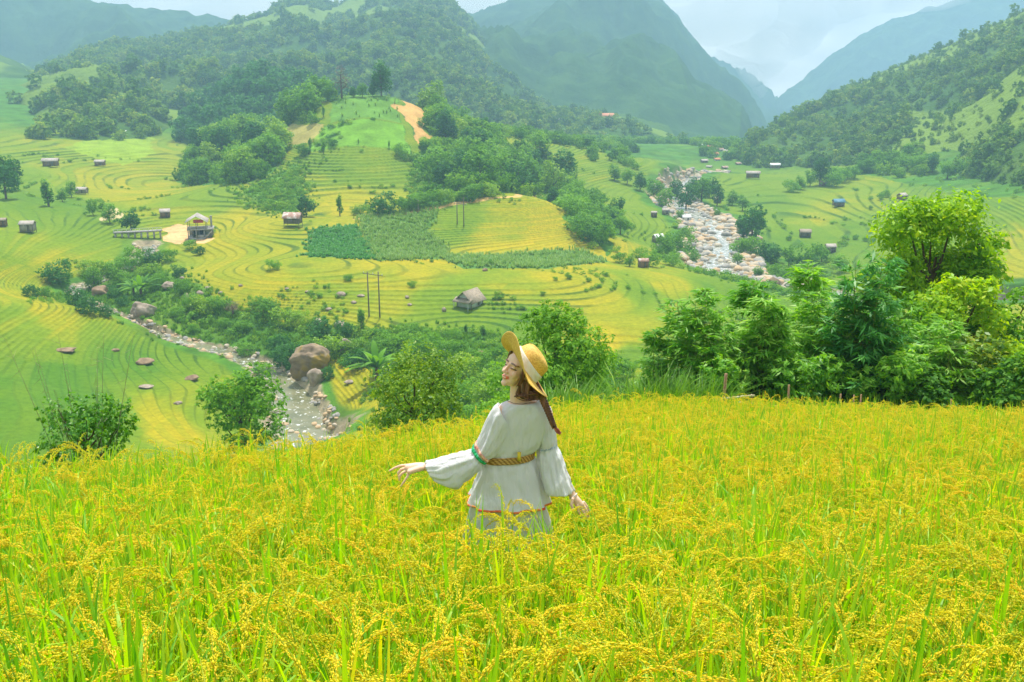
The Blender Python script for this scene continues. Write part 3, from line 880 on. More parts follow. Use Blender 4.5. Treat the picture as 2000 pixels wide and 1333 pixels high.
# ---- woods on the central hill: every tree a thing
def plant(kind, p, h, wide=1.0, name='tree', label=None, cat='tree', group=None, rng=RNG, sink=0.03):
    me = PROTO[kind][int(rng.integers(0, len(PROTO[kind])))]
    o = obj(name, me)
    o.location = (p[0], p[1], p[2] - h * sink)
    o.rotation_euler = (0, 0, rng.uniform(0, 6.28))
    w = wide * rng.uniform(0.92, 1.1)
    o.scale = (h * w, h * w, h)
    return tag(o, label, cat, group)

def px_h(p, hpx):
    """height in metres of something hpx photo pixels tall standing at p"""
    depth = p[1] * CP + (CZ - p[2]) * SP
    return hpx / F * depth / CP

def wood(poly_nm, n, hr, kinds, label, group, rng, mind=3.2):
    q = rand_in_poly(POLY[poly_nm], n * 4, rng)
    kept = []
    for a in q:
        if all((a[0] - b[0]) ** 2 + (a[1] - b[1]) ** 2 > mind ** 2 for b in kept):
            kept.append(a)
            if len(kept) >= n: break
    kept = np.array(kept)
    z = gz(kept[:, 0], kept[:, 1])
    for a, zz in zip(kept, z):
        k = kinds[int(rng.integers(0, len(kinds)))]
        plant(k, (a[0], a[1], zz), rng.uniform(*hr), 1.12 if k != 'slender' else 1.3, 'tree', label, 'tree', group, rng)
wood('wood_l', 120, (8.5, 14), ['broad', 'light', 'light', 'slender', 'broad', 'dark'], 'leafy green tree in the wood on the left flank of the central hill', 'trees on the left flank of the central hill', np.random.default_rng(5), 3.6)
wood('wood_r', 160, (8.5, 14), ['broad', 'dark', 'broad', 'light', 'broad', 'dark'], 'rounded tree in the dense wood on the right flank of the central hill', 'trees on the right flank of the central hill', np.random.default_rng(6), 3.4)
wood('slope_m', 26, (4.0, 7.5), ['broad', 'bush', 'dark', 'bush'], 'small tree on the bank stepping down right of the upper gold terraces', 'trees on the bank by the upper terraces', np.random.default_rng(7), 4.0)

def fill_wood(nms, spacing, hr, name, label, seed):
    rng = np.random.default_rng(seed); pts = []
    for nm in nms:
        p = POLY[nm]; a = 0.5 * abs((p[:, 0] * np.roll(p[:, 1], 1) - p[:, 1] * np.roll(p[:, 0], 1)).sum())
        pts.append(rand_in_poly(p, int(a / spacing ** 2), rng))
    q = np.concatenate(pts); n = len(q); q = q + rng.normal(size=(n, 2)) * 2.2; z = gz(q[:, 0], q[:, 1]); s = rng.uniform(*hr, n)
    print(name, n)
    scatter(name, np.c_[q, z - s * 0.2], rng.uniform(0, 6.28, n), s, rng.integers(0, len(FOREST_N), n), FOREST_N, label, 'wood', squash=rng.uniform(0.9, 1.3, n))
M_WOOD = mat_leaf('wood_leaf', (0.05, 0.18, 0.016), (0.19, 0.41, 0.025), 0.42, third=(0.32, 0.50, 0.035), rnd=0.7, nscale=0.3, rough=0.7, spec=0.1)
FOREST_N = [proto_tree('wood_crown', 0.95, 1.0, 0.10, 110, 7, 330 + i, M_WOOD, False, 0.0, nl=7, clr=0.28) for i in range(5)]
fill_wood(['wood_l', 'wood_r'], 3.3, (3.0, 6.5), 'lower_wood', 'close lower growth filling the woods on both flanks of the central hill', 71)
def far_trees():
    rng = np.random.default_rng(72)
    az = rng.uniform(-0.05, 0.56, 5200); R = rng.uniform(430, 900, 5200) ; X = az * R; Y = R
    cl = fbm(X / 45, Y / 60, 93, 3)
    k = cl > 0.12 - 0.12 * (R > 560) - 0.1 * (az < 0.17)
    k &= ~((az > 0.17) & (az < 0.5) & (R < 560) & (cl < 0.3))
    X, Y = X[k], Y[k]; n = len(X); z = gz(X, Y); s = rng.uniform(3.5, 8, n)
    print('far trees', n)
    scatter('far_trees', np.c_[X, Y, z - s * 0.15], rng.uniform(0, 6.28, n), s, rng.integers(0, 5, n), FOREST_N, 'hazy tree groups on the far valley floor towards the village', 'trees')
far_trees()

# ---- undergrowth: low scrub nobody could count
SHRUB = [proto_tree('low_shrub', 1.7, 1.0, 0.16, 60, 7, 400 + i, M_LEAF if i % 2 else M_LEAF_LIGHT, False, 0.0, nl=5, clr=0.3) for i in range(4)]
def tuft(name, seed, n=26, lm=None, spread=0.5, lean=0.5, w=0.05):
    rng = np.random.default_rng(seed); g = Geo()
    for i in range(n):
        a = rng.uniform(0, 6.28); r0 = spread * math.sqrt(rng.random()) * 0.5
        b = np.array([r0 * math.cos(a + 1), r0 * math.sin(a + 1), -0.03])
        L = rng.uniform(0.6, 1.05); ln = rng.uniform(0.1, lean)
        t = np.linspace(0, 1, 5)
        out = np.array([math.cos(a), math.sin(a), 0]); s = np.array([-math.sin(a), math.cos(a), 0])
        pth = b + out * (ln * L * t ** 2)[:, None] + np.array([0, 0, 1]) * (L * t - 0.35 * ln * L * t ** 3)[:, None]
        ww = w * (1 - t ** 2.2) * rng.uniform(0.6, 1.2) + 0.001
        Vv = np.stack([pth - s * ww[:, None], pth + s * ww[:, None]], 1).reshape(-1, 3)
        g.add(Vv, grid_faces(5, 2), 0)
    return g.mesh(name, [lm or M_BLADE])
TUFT = [tuft('grass_tuft', 500 + i) for i in range(3)]
def fill(poly_nms, n, protos, srange, name, label, cat, seed, thr=-0.15, sink=0.12):
    rng = np.random.default_rng(seed); pts = []
    for nm, f in poly_nms:
        pts.append(rand_in_poly(POLY[nm], int(n * f), rng))
    q = np.concatenate(pts); q = q + rng.normal(size=q.shape) * 2.5
    q = q[fbm(q[:, 0] / 11, q[:, 1] / 11, 81, 3) > thr - 0.25 * rng.random(len(q))]
    d, _, t = dist_poly(q[:, 0], q[:, 1], STREAM); d2, _, t2 = dist_poly(q[:, 0], q[:, 1], RIVER)
    q = q[(d > stream_w(t) * 1.25) & (d2 > river_w(t2) * 1.1)]
    z = gz(q[:, 0], q[:, 1]); m = len(q)
    s = rng.uniform(*srange, m) * (1 + 0.3 * fbm(q[:, 0] / 8, q[:, 1] / 8, 82, 2))
    return scatter(name, np.c_[q, z - s * sink], rng.uniform(0, 6.28, m), s, rng.integers(0, len(protos), m), protos, label, cat)
fill([('wood_l', .12), ('wood_r', .15), ('slope_m', .10), ('slope_f', .12), ('slope_g', .12), ('bank_l', .09), ('river_s', .12), ('rough_r', .14), ('front_b', .03)], 4200, SHRUB, (0.7, 1.9), 'undergrowth', 'low green scrub on the hill flanks and stream banks', 'undergrowth', 8, 0.05)
fill([('bank_l', .75), ('river_s', .1), ('slope_f', .15)], 5200, TUFT, (0.5, 1.2), 'bank_grass', 'tall rough grass on the stream banks', 'grass', 9, -0.6)
def terrace_shrubs():
    rng = np.random.default_rng(15)
    n = 90000; az = rng.uniform(-0.5, 0.5, n); R = np.exp(rng.uniform(math.log(112), math.log(420), n)); X = az * R; Y = R
    _, cv = ground_full(X, Y)
    cl = fbm(X / 18, Y / 18, 95, 3)
    k = (cv['riser'] > 0.4) & (cl > 0.24) & ~((X < -25) & (R < 168)) & (cv['ds'] > 1.4) & (cv['dr'] > 1.3)
    X, Y = X[k][:1500], Y[k][:1500]; n = len(X); z = gz(X, Y); s = rng.uniform(0.25, 0.8, n) * (0.7 + Y / 420)
    print('terrace shrubs', n)
    scatter('bank_shrubs', np.c_[X, Y, z - s * 0.12], rng.uniform(0, 6.28, n), s, rng.integers(0, 4, n), SHRUB, 'little weeds and shrubs along the terrace banks', 'undergrowth')
terrace_shrubs()
# corn plots and leafy vegetable rows
CORN = [tuft('corn_plant', 520 + i, 12, M_CORN, 0.12, 0.9, 0.07) for i in range(3)]
def crop(nm, n, srange, name, label, seed, protos):
    rng = np.random.default_rng(seed); q = rand_in_poly(POLY[nm], n, rng) + rng.normal(size=(n, 2)) * 0.9; z = gz(q[:, 0], q[:, 1])
    s = rng.uniform(*srange, n)
    return scatter(name, np.c_[q, z - 0.05], rng.uniform(0, 6.28, n), s, rng.integers(0, len(protos), n), protos, label, 'crop')
M_VEG = mat_leaf('vegetable_leaf', (0.05, 0.24, 0.04), (0.16, 0.44, 0.08), 0.4)
crop('corn_a', 2300, (0.8, 1.5), 'corn_field', 'grey-green corn plot left of the upper gold terraces', 11, CORN)
crop('corn_b', 1500, (0.8, 1.5), 'corn_field', 'long corn strip between the two blocks of gold terraces', 12, CORN)
crop('corn_c', 2800, (1.3, 2.2), 'corn_field', 'corn field on the summit of the central hill', 13, CORN)
crop('rows_a', 1200, (0.6, 1.1), 'vegetable_field', 'blue-green leafy vegetable rows beside the corn plot', 14, [tuft('vegetable', 530 + i, 18, M_VEG, 0.5, 0.9, 0.14) for i in range(2)])
# ------------------------------------------------------------------ near rice field
M_RICE_LEAF = mat_leaf('rice_leaf', (0.15, 0.46, 0.018), (0.42, 0.68, 0.03), 0.52, third=(0.85, 0.78, 0.05), nscale=1.5, rnd=0.45)
M_RICE_GRAIN = mat_leaf('rice_grain', (0.70, 0.70, 0.025), (0.95, 0.83, 0.04), 0.5, third=(0.96, 0.72, 0.07), nscale=3.0, rnd=0.6, rough=0.5, hue=0.503, isl=0.3)
M_RICE_STEM = mat_leaf('rice_stem', (0.30, 0.48, 0.03), (0.60, 0.62, 0.04), 0.4)

def grains_np(C, D, L, Wd, rng):
    n = len(C); D = norm(D)
    ref = rnd_unit(rng, n)
    a = norm(np.cross(D, ref)); b = np.cross(D, a)
    ang = np.array([0, 2.0944, 4.18879])
    mid = [C + (a * math.cos(t) + b * math.sin(t)) * Wd for t in ang]
    V = np.stack([C - D * L * 0.5, *mid, C + D * L * 0.5], 1).reshape(-1, 3)
    o = np.arange(n)[:, None, None] * 5
    tri = np.array([(0, 2, 1), (0, 3, 2), (0, 1, 3), (4, 1, 2), (4, 2, 3), (4, 3, 1)])[None]
    return V, (o + tri).reshape(-1, 3)

def blade(g, base, az, L, lean, w, curl, m, seg=6, rng=None):
    t = np.linspace(0, 1, seg)
    out = np.array([math.cos(az), math.sin(az), 0]); s = np.array([-math.sin(az), math.cos(az), 0])
    th = lean + curl * t ** 2.2
    dl = L / (seg - 1)
    x = np.cumsum(np.sin(th)) * dl; z = np.cumsum(np.cos(th)) * dl
    pth = base + out * (x - x[0])[:, None] + np.array([0, 0, 1]) * (z - z[0])[:, None]
    ww = w * np.clip(1.15 * (1 - t ** 2.5), 0.02, 1) * np.clip(0.55 + t * 2, 0, 1)
    mid = pth - out * (ww * 0.25)[:, None]
    Vv = np.stack([pth - s * ww[:, None], mid, pth + s * ww[:, None]], 1).reshape(-1, 3)
    g.add(Vv, grid_faces(seg, 3), m)

def rice_clump(name, seed, nt=9, npan=8, grains=11, branches=10, nup=2, hscale=1.0):
    rng = np.random.default_rng(seed); g = Geo()
    for i in range(nt):
        az = rng.uniform(0, 6.28); r0 = 0.11 * math.sqrt(rng.random())
        b = np.array([r0 * math.cos(az), r0 * math.sin(az), 0.0])
        lean = rng.uniform(0.03, 0.3)
        Hs = rng.uniform(0.50, 0.66) * hscale
        out = np.array([math.cos(az), math.sin(az), 0])
        top = b + out * math.sin(lean) * Hs + np.array([0, 0, Hs * math.cos(lean)])
        v, f = tube_np([b, (b + top) / 2 - out * 0.01, top], [0.004, 0.003, 0.002], 3); g.add(v, f, 2)
        for k in range(3):
            la = az + rng.uniform(-1.6, 1.6)
            h0 = b + (top - b) * rng.uniform(0.25, 0.75)
            up = rng.random() < 0.6
            blade(g, h0, la, rng.uniform(0.22, 0.44) * hscale, rng.uniform(0.03, 0.28), rng.uniform(0.004, 0.0078), rng.uniform(0.0, 0.5) if up else rng.uniform(0.8, 2.0), 0)
        if i < npan:
            pa = az + rng.uniform(-1.0, 1.0); Lp = rng.uniform(0.17, 0.25)
            po = np.array([math.cos(pa), math.sin(pa), 0]); ps = np.array([-math.sin(pa), math.cos(pa), 0])
            n = 14; t = np.linspace(0, 1, n)
            th = rng.uniform(0.1, 0.45) + rng.uniform(1.5, 2.5) * t ** 1.1
            dl = (Lp + 0.05) / (n - 1)
            px_ = np.cumsum(np.sin(th)) * dl; pz_ = np.cumsum(np.cos(th)) * dl
            wob = rng.uniform(-0.03, 0.03) * t ** 2
            pth = top + po * px_[:, None] + np.array([0, 0, 1]) * pz_[:, None] + ps * wob[:, None]
            v, f = tube_np(pth, np.linspace(0.0018, 0.0008, n), 3); g.add(v, f, 2)
            C = []; D = []
            tg = norm(np.gradient(pth, axis=0))
            def on(f):
                k = f * (n - 1); k0 = min(int(k), n - 2)
                return pth[k0] * (1 - (k - k0)) + pth[k0 + 1] * (k - k0), tg[k0]
            for q in range(branches):
                f0 = 0.14 + 0.60 * q / (branches - 1)
                o, t0 = on(f0)
                d0 = norm(t0 + rnd_unit(rng, 1)[0] * 0.13)
                bl = rng.uniform(0.06, 0.105) * (1.15 - 0.4 * f0)
                ng_ = int(grains * bl / 0.08)
                for j in range(ng_):
                    s_ = (j + 0.8) / ng_
                    c = o + d0 * bl * s_ + np.array([0, 0, -0.55 * bl]) * s_ ** 1.8
                    dd = norm(d0 + np.array([0, 0, -1.0]) * s_ ** 0.8)
                    C.append(c + rng.normal(size=3) * 0.0026); D.append(dd + rng.normal(size=3) * 0.16)
            for f0 in np.linspace(0.3, 1.0, 22):
                o, t0 = on(f0); C.append(o + rng.normal(size=3) * 0.004); D.append(t0 + rng.normal(size=3) * 0.25)
            C = np.array(C); D = np.array(D)
            V, Fq = grains_np(C, D, 0.0135, 0.0021, rng); g.add(V, Fq, 1)
    for i in range(nup):
        a = rng.uniform(0, 6.28); r0 = 0.09 * rng.random()
        blade(g, np.array([r0 * math.cos(a), r0 * math.sin(a), rng.uniform(0.18, 0.34)]), a, rng.uniform(0.42, 0.58) * hscale, rng.uniform(0.02, 0.22), rng.uniform(0.0055, 0.0092), rng.uniform(0.0, 0.6), 0, 7)
    return g.mesh(name, [M_RICE_LEAF, M_RICE_GRAIN, M_RICE_STEM])

RICE = [rice_clump('rice_gold', 600 + i, 9, 6, nup=5) for i in range(4)] + [rice_clump('rice_mixed', 610 + i, 9, 5, nup=6) for i in range(3)] + [rice_clump('rice_green', 620 + i, 10, 3, nup=9, hscale=1.03) for i in range(3)]
PERSON_XY = (0.085, 5.22)
def rice_field():
    rng = np.random.default_rng(42)
    sp = 0.178
    ys = np.arange(1.15, 17.5, sp); pts = []
    for y in ys:
        xm = 0.66 * y + 1.3
        xs = np.arange(-xm, xm, sp); pts.append(np.c_[xs, np.full(len(xs), y)])
    q = np.concatenate(pts); q = q + rng.uniform(-0.075, 0.075, q.shape)
    ye = np.interp(q[:, 0] / q[:, 1], EDGE_AZ, EDGE_Y)
    q = q[q[:, 1] < ye + 0.25 * fbm(q[:, 0] * 1.5, q[:, 1] * 1.5, 5, 2)]
    d = np.hypot(q[:, 0] - PERSON_XY[0], (q[:, 1] - PERSON_XY[1]))
    q = q[d > 0.25]
    z = base_smooth(q[:, 0], q[:, 1]); n = len(q)
    # greener towards the lower left, golden to the right and in patches
    gv = fbm(q[:, 0] / 1.6, q[:, 1] / 1.6, 55, 3) * 0.9 + (q[:, 0] / np.maximum(q[:, 1], 1.5)) * 0.55 + np.clip((q[:, 1] - 5) * 0.02, -0.1, 0.2) + rng.normal(size=n) * 0.28
    gv = gv - 0.5 * ((q[:, 0] / q[:, 1] < -0.33) & (q[:, 1] > 4.0))
    idx = np.where(gv > -0.08, rng.integers(0, 4, n), np.where(gv > -0.42, rng.integers(4, 7, n), rng.integers(7, 10, n)))
    s = rng.uniform(0.88, 1.12, n)
    # she has pressed the plants down in front of her and under her right hand
    dx = q[:, 0] - PERSON_XY[0]; dy = PERSON_XY[1] - q[:, 1]
    s = s * np.where((dx > -0.42) & (dx < 0.03) & (dy > -0.25) & (dy < 0.62), 0.50, 1.0) * np.where((dx >= 0.03) & (dx < 0.36) & (dy > -0.25) & (dy < 0.8), 0.82, 1.0) * np.where((dx > 0.10) & (dx < 0.50) & (dy > -0.2) & (dy < 0.75), 0.84, 1.0) * np.where((dx < -0.25) & (dx > -0.75) & (dy > -0.2) & (dy < 0.6), 0.88, 1.0)
    print('rice', n)
    scatter('rice_field', np.c_[q, z - 0.11], rng.uniform(0, 6.28, n), s, idx, RICE, 'ripening rice with arching golden ears and green blades filling the foreground', 'rice', tilt=rng.normal(size=(n, 2)) * 0.07)
rice_field()
FINE_TUFT = [tuft('fine_tuft', 540 + i, 44, None, 0.5, 0.7, 0.011) for i in range(3)]
def fringe():
    """rough grass along the far edge of the field"""
    rng = np.random.default_rng(43); n = 3400
    az = rng.uniform(-0.62, 0.62, n); ye = np.interp(az, EDGE_AZ, EDGE_Y)
    w = (az > 0.05) & (az < 0.22)
    Y = ye + 0.15 + rng.random(n) ** 1.3 * np.where(w, 2.6, 1.6)
    keep = w | (rng.random(n) < 0.42)
    X = az * Y; X, Y = X[keep], Y[keep]; n = len(X)
    z = base_smooth(X, Y); s = rng.uniform(0.5, 1.0, n) * np.where(w[keep], 1.5, 0.75)
    scatter('edge_grass', np.c_[X, Y, z - 0.03], rng.uniform(0, 6.28, n), s, rng.integers(0, 3, n), FINE_TUFT, 'long green grass fringing the far edge of the rice field', 'grass')
fringe()

# ------------------------------------------------------------------ slope behind the field: bushes, bamboo, trees
def big_plant(name, px, ytop, Y, wpx, lm, leaf, ncl, per, seed, label, cat, shape='round', trunk=True, aspect=0.5, sinkpx=0, group=None, inner=0.25, clr=0.2, up=0.5, droop=0.2, ybot=None):
    rng = np.random.default_rng(seed)
    top = P(px, ytop, Y)
    g0 = base_smooth(top[0], top[1])
    g0 = float(g0) if Y < 95 else float(gz(top[0], top[1])[0])
    h = top[2] - g0
    depth = Y * CP + (CZ - top[2]) * SP
    w = wpx / F * depth
    root = empty(name, (top[0], top[1], g0), 0, label, cat, group)
    zb = 0.0 if ybot is None else max(0.0, P(px, ybot, Y)[2] - g0)
    hc = h - zb
    if shape == 'round':
        lobes = lobes_round(rng, w * 1.12, hc, zb, 14)
    elif shape == 'dome':      # broad skirt rising to a blunt top
        lobes = []
        for i in range(16):
            zt = rng.uniform(0.08, 0.93); a = i * 2.4 + rng.uniform(-.4, .4)
            rr = w * 0.40 * (1 - zt ** 1.7) * rng.uniform(0.55, 1.05); s = rng.uniform(0.14, 0.22) * (1.12 - 0.5 * zt)
            lobes.append((rr * math.cos(a), rr * math.sin(a), zb + hc * zt, w * s, w * s, w * s * 0.8))
        lobes.append((0, 0, zb + hc * 0.9, w * .14, w * .14, hc * .1)); lobes.append((0, 0, zb + hc * 0.45, w * .26, w * .26, hc * .4))
    else:                      # spreading, open crown
        lobes = []
        for i in range(34):
            zt = rng.uniform(0.0, 0.95); a = i * 2.4 + rng.uniform(-.5, .5)
            rr = w * 0.42 * math.sqrt(max(0.04, 1 - ((zt - 0.4) / 0.6) ** 2)) * rng.uniform(0.35, 1.0); s = rng.uniform(0.10, 0.18)
            lobes.append((rr * math.cos(a), rr * math.sin(a), zb + hc * zt, w * s, w * s, w * s * 0.72))
    V, Fq = crown_np(lobes, ncl, per, leaf, rng, clr, aspect, up, droop, inner)
    V[:, 2] = np.maximum(V[:, 2], 0.02)
    cr = obj('crown', mesh_np('crown', V, Fq, [lm]), root)
    if trunk:
        g = Geo()
        pth = np.array([(0, 0, -0.3), (0.02 * w, 0, h * 0.25), (-0.03 * w, 0.02 * w, h * 0.5), (0.0, 0.0, h * 0.82)])
        v, f = tube_np(pth, [h * 0.022, h * 0.017, h * 0.012, h * 0.004], 7); g.add(v, f)
        for i, lb in enumerate(lobes):
            e = np.array(lb[:3]); zz = np.clip(e[2] / h * 0.8, 0.15, 0.76) * h
            a = np.array([np.interp(zz, pth[:, 2], pth[:, 0]), np.interp(zz, pth[:, 2], pth[:, 1]), zz])
            mid = (a + e) / 2 + np.array([0, 0, -0.04 * h])
            v, f = tube_np([a, mid, e], [h * 0.006, h * 0.004, h * 0.0015], 5); g.add(v, f)
        obj('trunk', g.mesh('trunk', [M_BARK]), root)
    return root, h, w, g0

M_LEAF_LIGHT2 = mat_leaf('glossy_leaf', (0.06, 0.24, 0.02), (0.24, 0.50, 0.03), 0.45, rough=0.35, spec=0.5)
big_plant('tree', 1088, 594, 32.0, 370, M_LEAF, 0.14, 2400, 11, 1, 'dense dark-green tree with a broad dome crown just behind the straw hat', 'tree', 'dome', aspect=0.45, ybot=860)
M_OLIVE2 = mat_leaf('olive_sunlit_leaf', (0.07, 0.22, 0.014), (0.34, 0.50, 0.025), 0.45, third=(0.70, 0.60, 0.03), nscale=0.9)  # olive-yellow leaf; third tone raised for the sunlight on the bush top
big_plant('round_bush', 808, 688, 23.0, 182, M_OLIVE2, 0.08, 1100, 11, 2, 'round olive-green bush with top light coloured into its leaves left of the woman, at the field edge', 'bush', 'round', aspect=0.5, ybot=865)
big_plant('bush', 466, 722, 62.0, 156, M_LEAF, 0.26, 700, 10, 3, 'large leafy bush on the near bank left of the lower stream', 'bush', 'round', ybot=880)
root, h_, w_, g_ = big_plant('thorny_shrub', 152, 766, 10.2, 178, M_LEAF_LIGHT2, 0.048, 420, 9, 4, 'thorny shrub with glossy leaves and bare twigs at the left end of the rice field', 'shrub', 'round', trunk=True, ybot=925, aspect=0.55)
g = Geo(); rng = np.random.default_rng(9)
for i in range(16):
    a = rng.uniform(0, 6.28); r = w_ * rng.uniform(0.3, 0.75); hh = h_ * rng.uniform(0.8, 1.3)
    pth = [(0, 0, h_ * 0.1), (r * .5 * math.cos(a), r * .3 * math.sin(a), hh * 0.6), (r * math.cos(a), r * .5 * math.sin(a), hh)]
    v, f = tube_np(pth, [0.006, 0.004, 0.0015], 4); g.add(v, f)
    for k in range(5):
        t = rng.uniform(0.4, 1); o = np.array(pth[1]) * (1 - t) + np.array(pth[2]) * t; e = o + rng.normal(size=3) * 0.07
        v, f = tube_np([o, (o + e) / 2, e], [0.0025, 0.002, 0.001], 3); g.add(v, f)
obj('twigs', g.mesh('twigs', [mat_noise('pale_twig', [(0.3, (0.20, 0.19, 0.11)), (0.7, (0.36, 0.36, 0.22))], 8.0)]), root)

# bamboo ------------------------------------------------------------
M_CULM = mat_noise('bamboo_culm', [(0.3, (0.10, 0.20, 0.03)), (0.7, (0.30, 0.30, 0.08))], 3.0, 3, 0.5)
def bamboo_parts(seed, nc=6, spread=0.35, arch=0.25, wide=1.0, leafL=0.23):
    """1 m tall bamboo: list of culm meshes and one foliage mesh (scaled later by height ~4.5)"""
    rng = np.random.default_rng(seed); H = 4.5; culms = []; Cs = []; Ds = []; Ns = []; Ls = []; tw = Geo()
    for c in range(nc):
        a = rng.uniform(0, 6.28); r0 = spread * rng.random(); hh = H * rng.uniform(0.62, 1.0) if c else H
        b = np.array([r0 * math.cos(a), r0 * math.sin(a), -0.3]); ar = arch * rng.uniform(0.4, 1.3)
        out = np.array([math.cos(a), math.sin(a), 0])
        t = np.linspace(0, 1, 14)
        pth = b + out * (ar * t ** 2.2)[:, None] * wide + np.array([0, 0, 1]) * ((hh + 0.3) * t - 0.12 * ar * t ** 4)[:, None]
        v, f = tube_np(pth, np.linspace(0.022, 0.004, 14), 6)
        culms.append(mesh_np('culm', v, f, [M_CULM], True))
        for k in range(int(44 * hh / H)):
            u = rng.uniform(0.07, 1.0); p = np.array([np.interp(u, t, pth[:, i]) for i in range(3)])
            for q in range(3):
                ba = rng.uniform(0, 6.28); bl = wide * (0.16 + 1.0 * (1 - u) ** 0.8) * rng.uniform(0.35, 1.0)
                bd = np.array([math.cos(ba), math.sin(ba), rng.uniform(0.1, 0.75)])
                e = p + bd * bl - np.array([0, 0, 0.25 * bl * bl])
                v, f = tube_np([p, (p + e) / 2 + [0, 0, 0.05 * bl], e], [0.004, 0.003, 0.0012], 3); tw.add(v, f, 1)
                for s_ in (0.55, 0.8, 1.0):
                    o = p + (e - p) * s_; nl = int(rng.integers(4, 7))
                    fa = rng.uniform(0, 6.28)
                    for l in range(nl):
                        d = norm(np.array([math.cos(ba + (l - nl / 2) * 0.55), math.sin(ba + (l - nl / 2) * 0.55), -0.25 - 0.5 * rng.random()]) + rng.normal(size=3) * 0.25)
                        L = leafL * rng.uniform(0.6, 1.25)
                        Cs.append(o + d * L * 0.5); Ds.append(d); Ns.append(np.array([0, 0, 1]) + rng.normal(size=3) * 0.45); Ls.append(L)
    Cs, Ds, Ns, Ls = map(np.array, (Cs, Ds, Ns, Ls))
    V, Fq = leaf_quads(Cs, norm(Ns), norm(Ds), Ls, Ls * 0.18, 0.15)
    tw.add(V, Fq, 0)
    return culms, tw
BAM = {}
for key, args in {'a': (701, 4, 0.22, 0.15), 'b': (702, 5, 0.3, 0.4), 'c': (703, 3, 0.2, 0.12)}.items():
    cu, tw = bamboo_parts(*args); BAM[key] = (cu, tw.mesh('foliage', [M_LEAF_BAMBOO, M_CULM]))
cu, tw = bamboo_parts(704, 8, 0.3, 0.1, 1.5, 0.26); BAM['d'] = (cu, tw.mesh('foliage', [mat_leaf('deep_bamboo_leaf', (0.03, 0.19, 0.04), (0.12, 0.39, 0.06), 0.4, third=(0.34, 0.54, 0.18)), M_CULM]))
def bamboo(px, ytop, Y, key, wide, label, rz):
    top = P(px, ytop - 12, Y); g0 = float(base_smooth(top[0], top[1])); h = (top[2] - g0) / 4.5
    root = empty('bamboo', (top[0], top[1], g0), rz, label, 'bamboo', 'bamboos behind the rice field')
    root.scale = (wide * 1.3, wide * 1.3, h)
    cu, fo = BAM[key]
    for c in cu: obj('culm', c, root)
    obj('foliage', fo, root)
for a in [
 (1296, 660, 19.0, 'c', 0.6, 'short thin yellow-green bamboo at the left end of the bamboo row', 0.2),
 (1352, 606, 18.6, 'b', 0.85, 'drooping bamboo with a bent tip, second from the left in the row', 1.3),
 (1384, 590, 18.2, 'a', 0.75, 'slim upright bamboo between the bent-tip bamboo and the pale rail', 2.0),
 (1442, 560, 19.4, 'c', 0.9, 'pale feathery bamboo whose top reaches the boulder river', 3.1),
 (1476, 610, 18.2, 'a', 0.7, 'low full bamboo right above the upper end of the pale rail', 0.4),
 (1516, 588, 18.4, 'a', 0.80, 'full bamboo just left of the short brown pole', 4.4),
 (1556, 572, 19.0, 'b', 0.80, 'arching bamboo right above the short brown pole', 5.0),
 (1604, 530, 20.4, 'c', 1.0, 'tall pale narrow bamboo left of the dark feathery conical one', 0.7),
 (1648, 584, 18.6, 'a', 0.75, 'bamboo tucked against the left side of the dark conical one', 5.6),
 (1698, 508, 18.0, 'd', 0.74, 'dark bushy conical bamboo, the darkest and tallest of the row', 2.6),
 (1758, 600, 18.6, 'b', 0.85, 'bamboo right of the dark conical one, under the tall light tree', 3.7),
 (1826, 650, 18.0, 'a', 0.85, 'low bamboo mixed with yellow leaves near the right end of the row', 1.0),
]: bamboo(*a)

M_TREE_YG = mat_leaf('yellow_green_leaf', (0.08, 0.28, 0.008), (0.34, 0.58, 0.012), 0.5, third=(0.52, 0.62, 0.015))
big_plant('tree', 1842, 386, 26.0, 330, M_TREE_YG, 0.15, 2100, 13, 21, 'tall bright yellow-green tree with an open crown and dark forked trunk at the right', 'tree', 'open', aspect=0.5, clr=0.5, inner=0.5, ybot=800)
big_plant('tree', 1965, 545, 24.0, 210, M_LEAF, 0.14, 700, 11, 22, 'leafy tree with a dark side branch at the right edge of the picture', 'tree', 'open', aspect=0.5, clr=0.5, ybot=840)
big_plant('tree', 1880, 545, 23.0, 230, M_TREE_YG, 0.14, 1000, 12, 29, 'lower yellow-green tree in front of the tall bright one', 'tree', 'open', aspect=0.5, clr=0.5, inner=0.5, ybot=770)
big_plant('tree', 1790, 570, 21.5, 190, M_LEAF, 0.14, 800, 12, 33, 'leafy green tree filling the gap left of the lower yellow-green tree', 'tree', 'open', aspect=0.45, clr=0.5, inner=0.5, ybot=790)
big_plant('bush', 1905, 640, 18.5, 170, M_LEAF_OLIVE, 0.12, 600, 10, 23, 'yellow-green bush at the foot of the tall light tree', 'bush', 'round', ybot=860, trunk=False)
big_plant('bush', 1990, 690, 16.6, 150, M_LEAF, 0.11, 560, 10, 24, 'low broad-leaved bush in the right corner of the field edge', 'bush', 'round', ybot=860, trunk=False)
big_plant('bush', 1815, 715, 17.0, 130, M_LEAF, 0.11, 480, 10, 25, 'small leafy bush between the bamboo row and the yellow-green bush', 'bush', 'round', ybot=860, trunk=False)
big_plant('bush', 1580, 697, 17.6, 150, M_LEAF_BAMBOO, 0.13, 480, 10, 26, 'leafy bush under the arching bamboo right of the short brown pole', 'bush', 'round', ybot=860, trunk=False, aspect=0.3)
big_plant('bush', 1745, 687, 17.2, 130, M_LEAF_BAMBOO, 0.13, 480, 10, 28, 'leafy bush at the foot of the dark conical bamboo, to its right', 'bush', 'round', ybot=860, trunk=False, aspect=0.3)
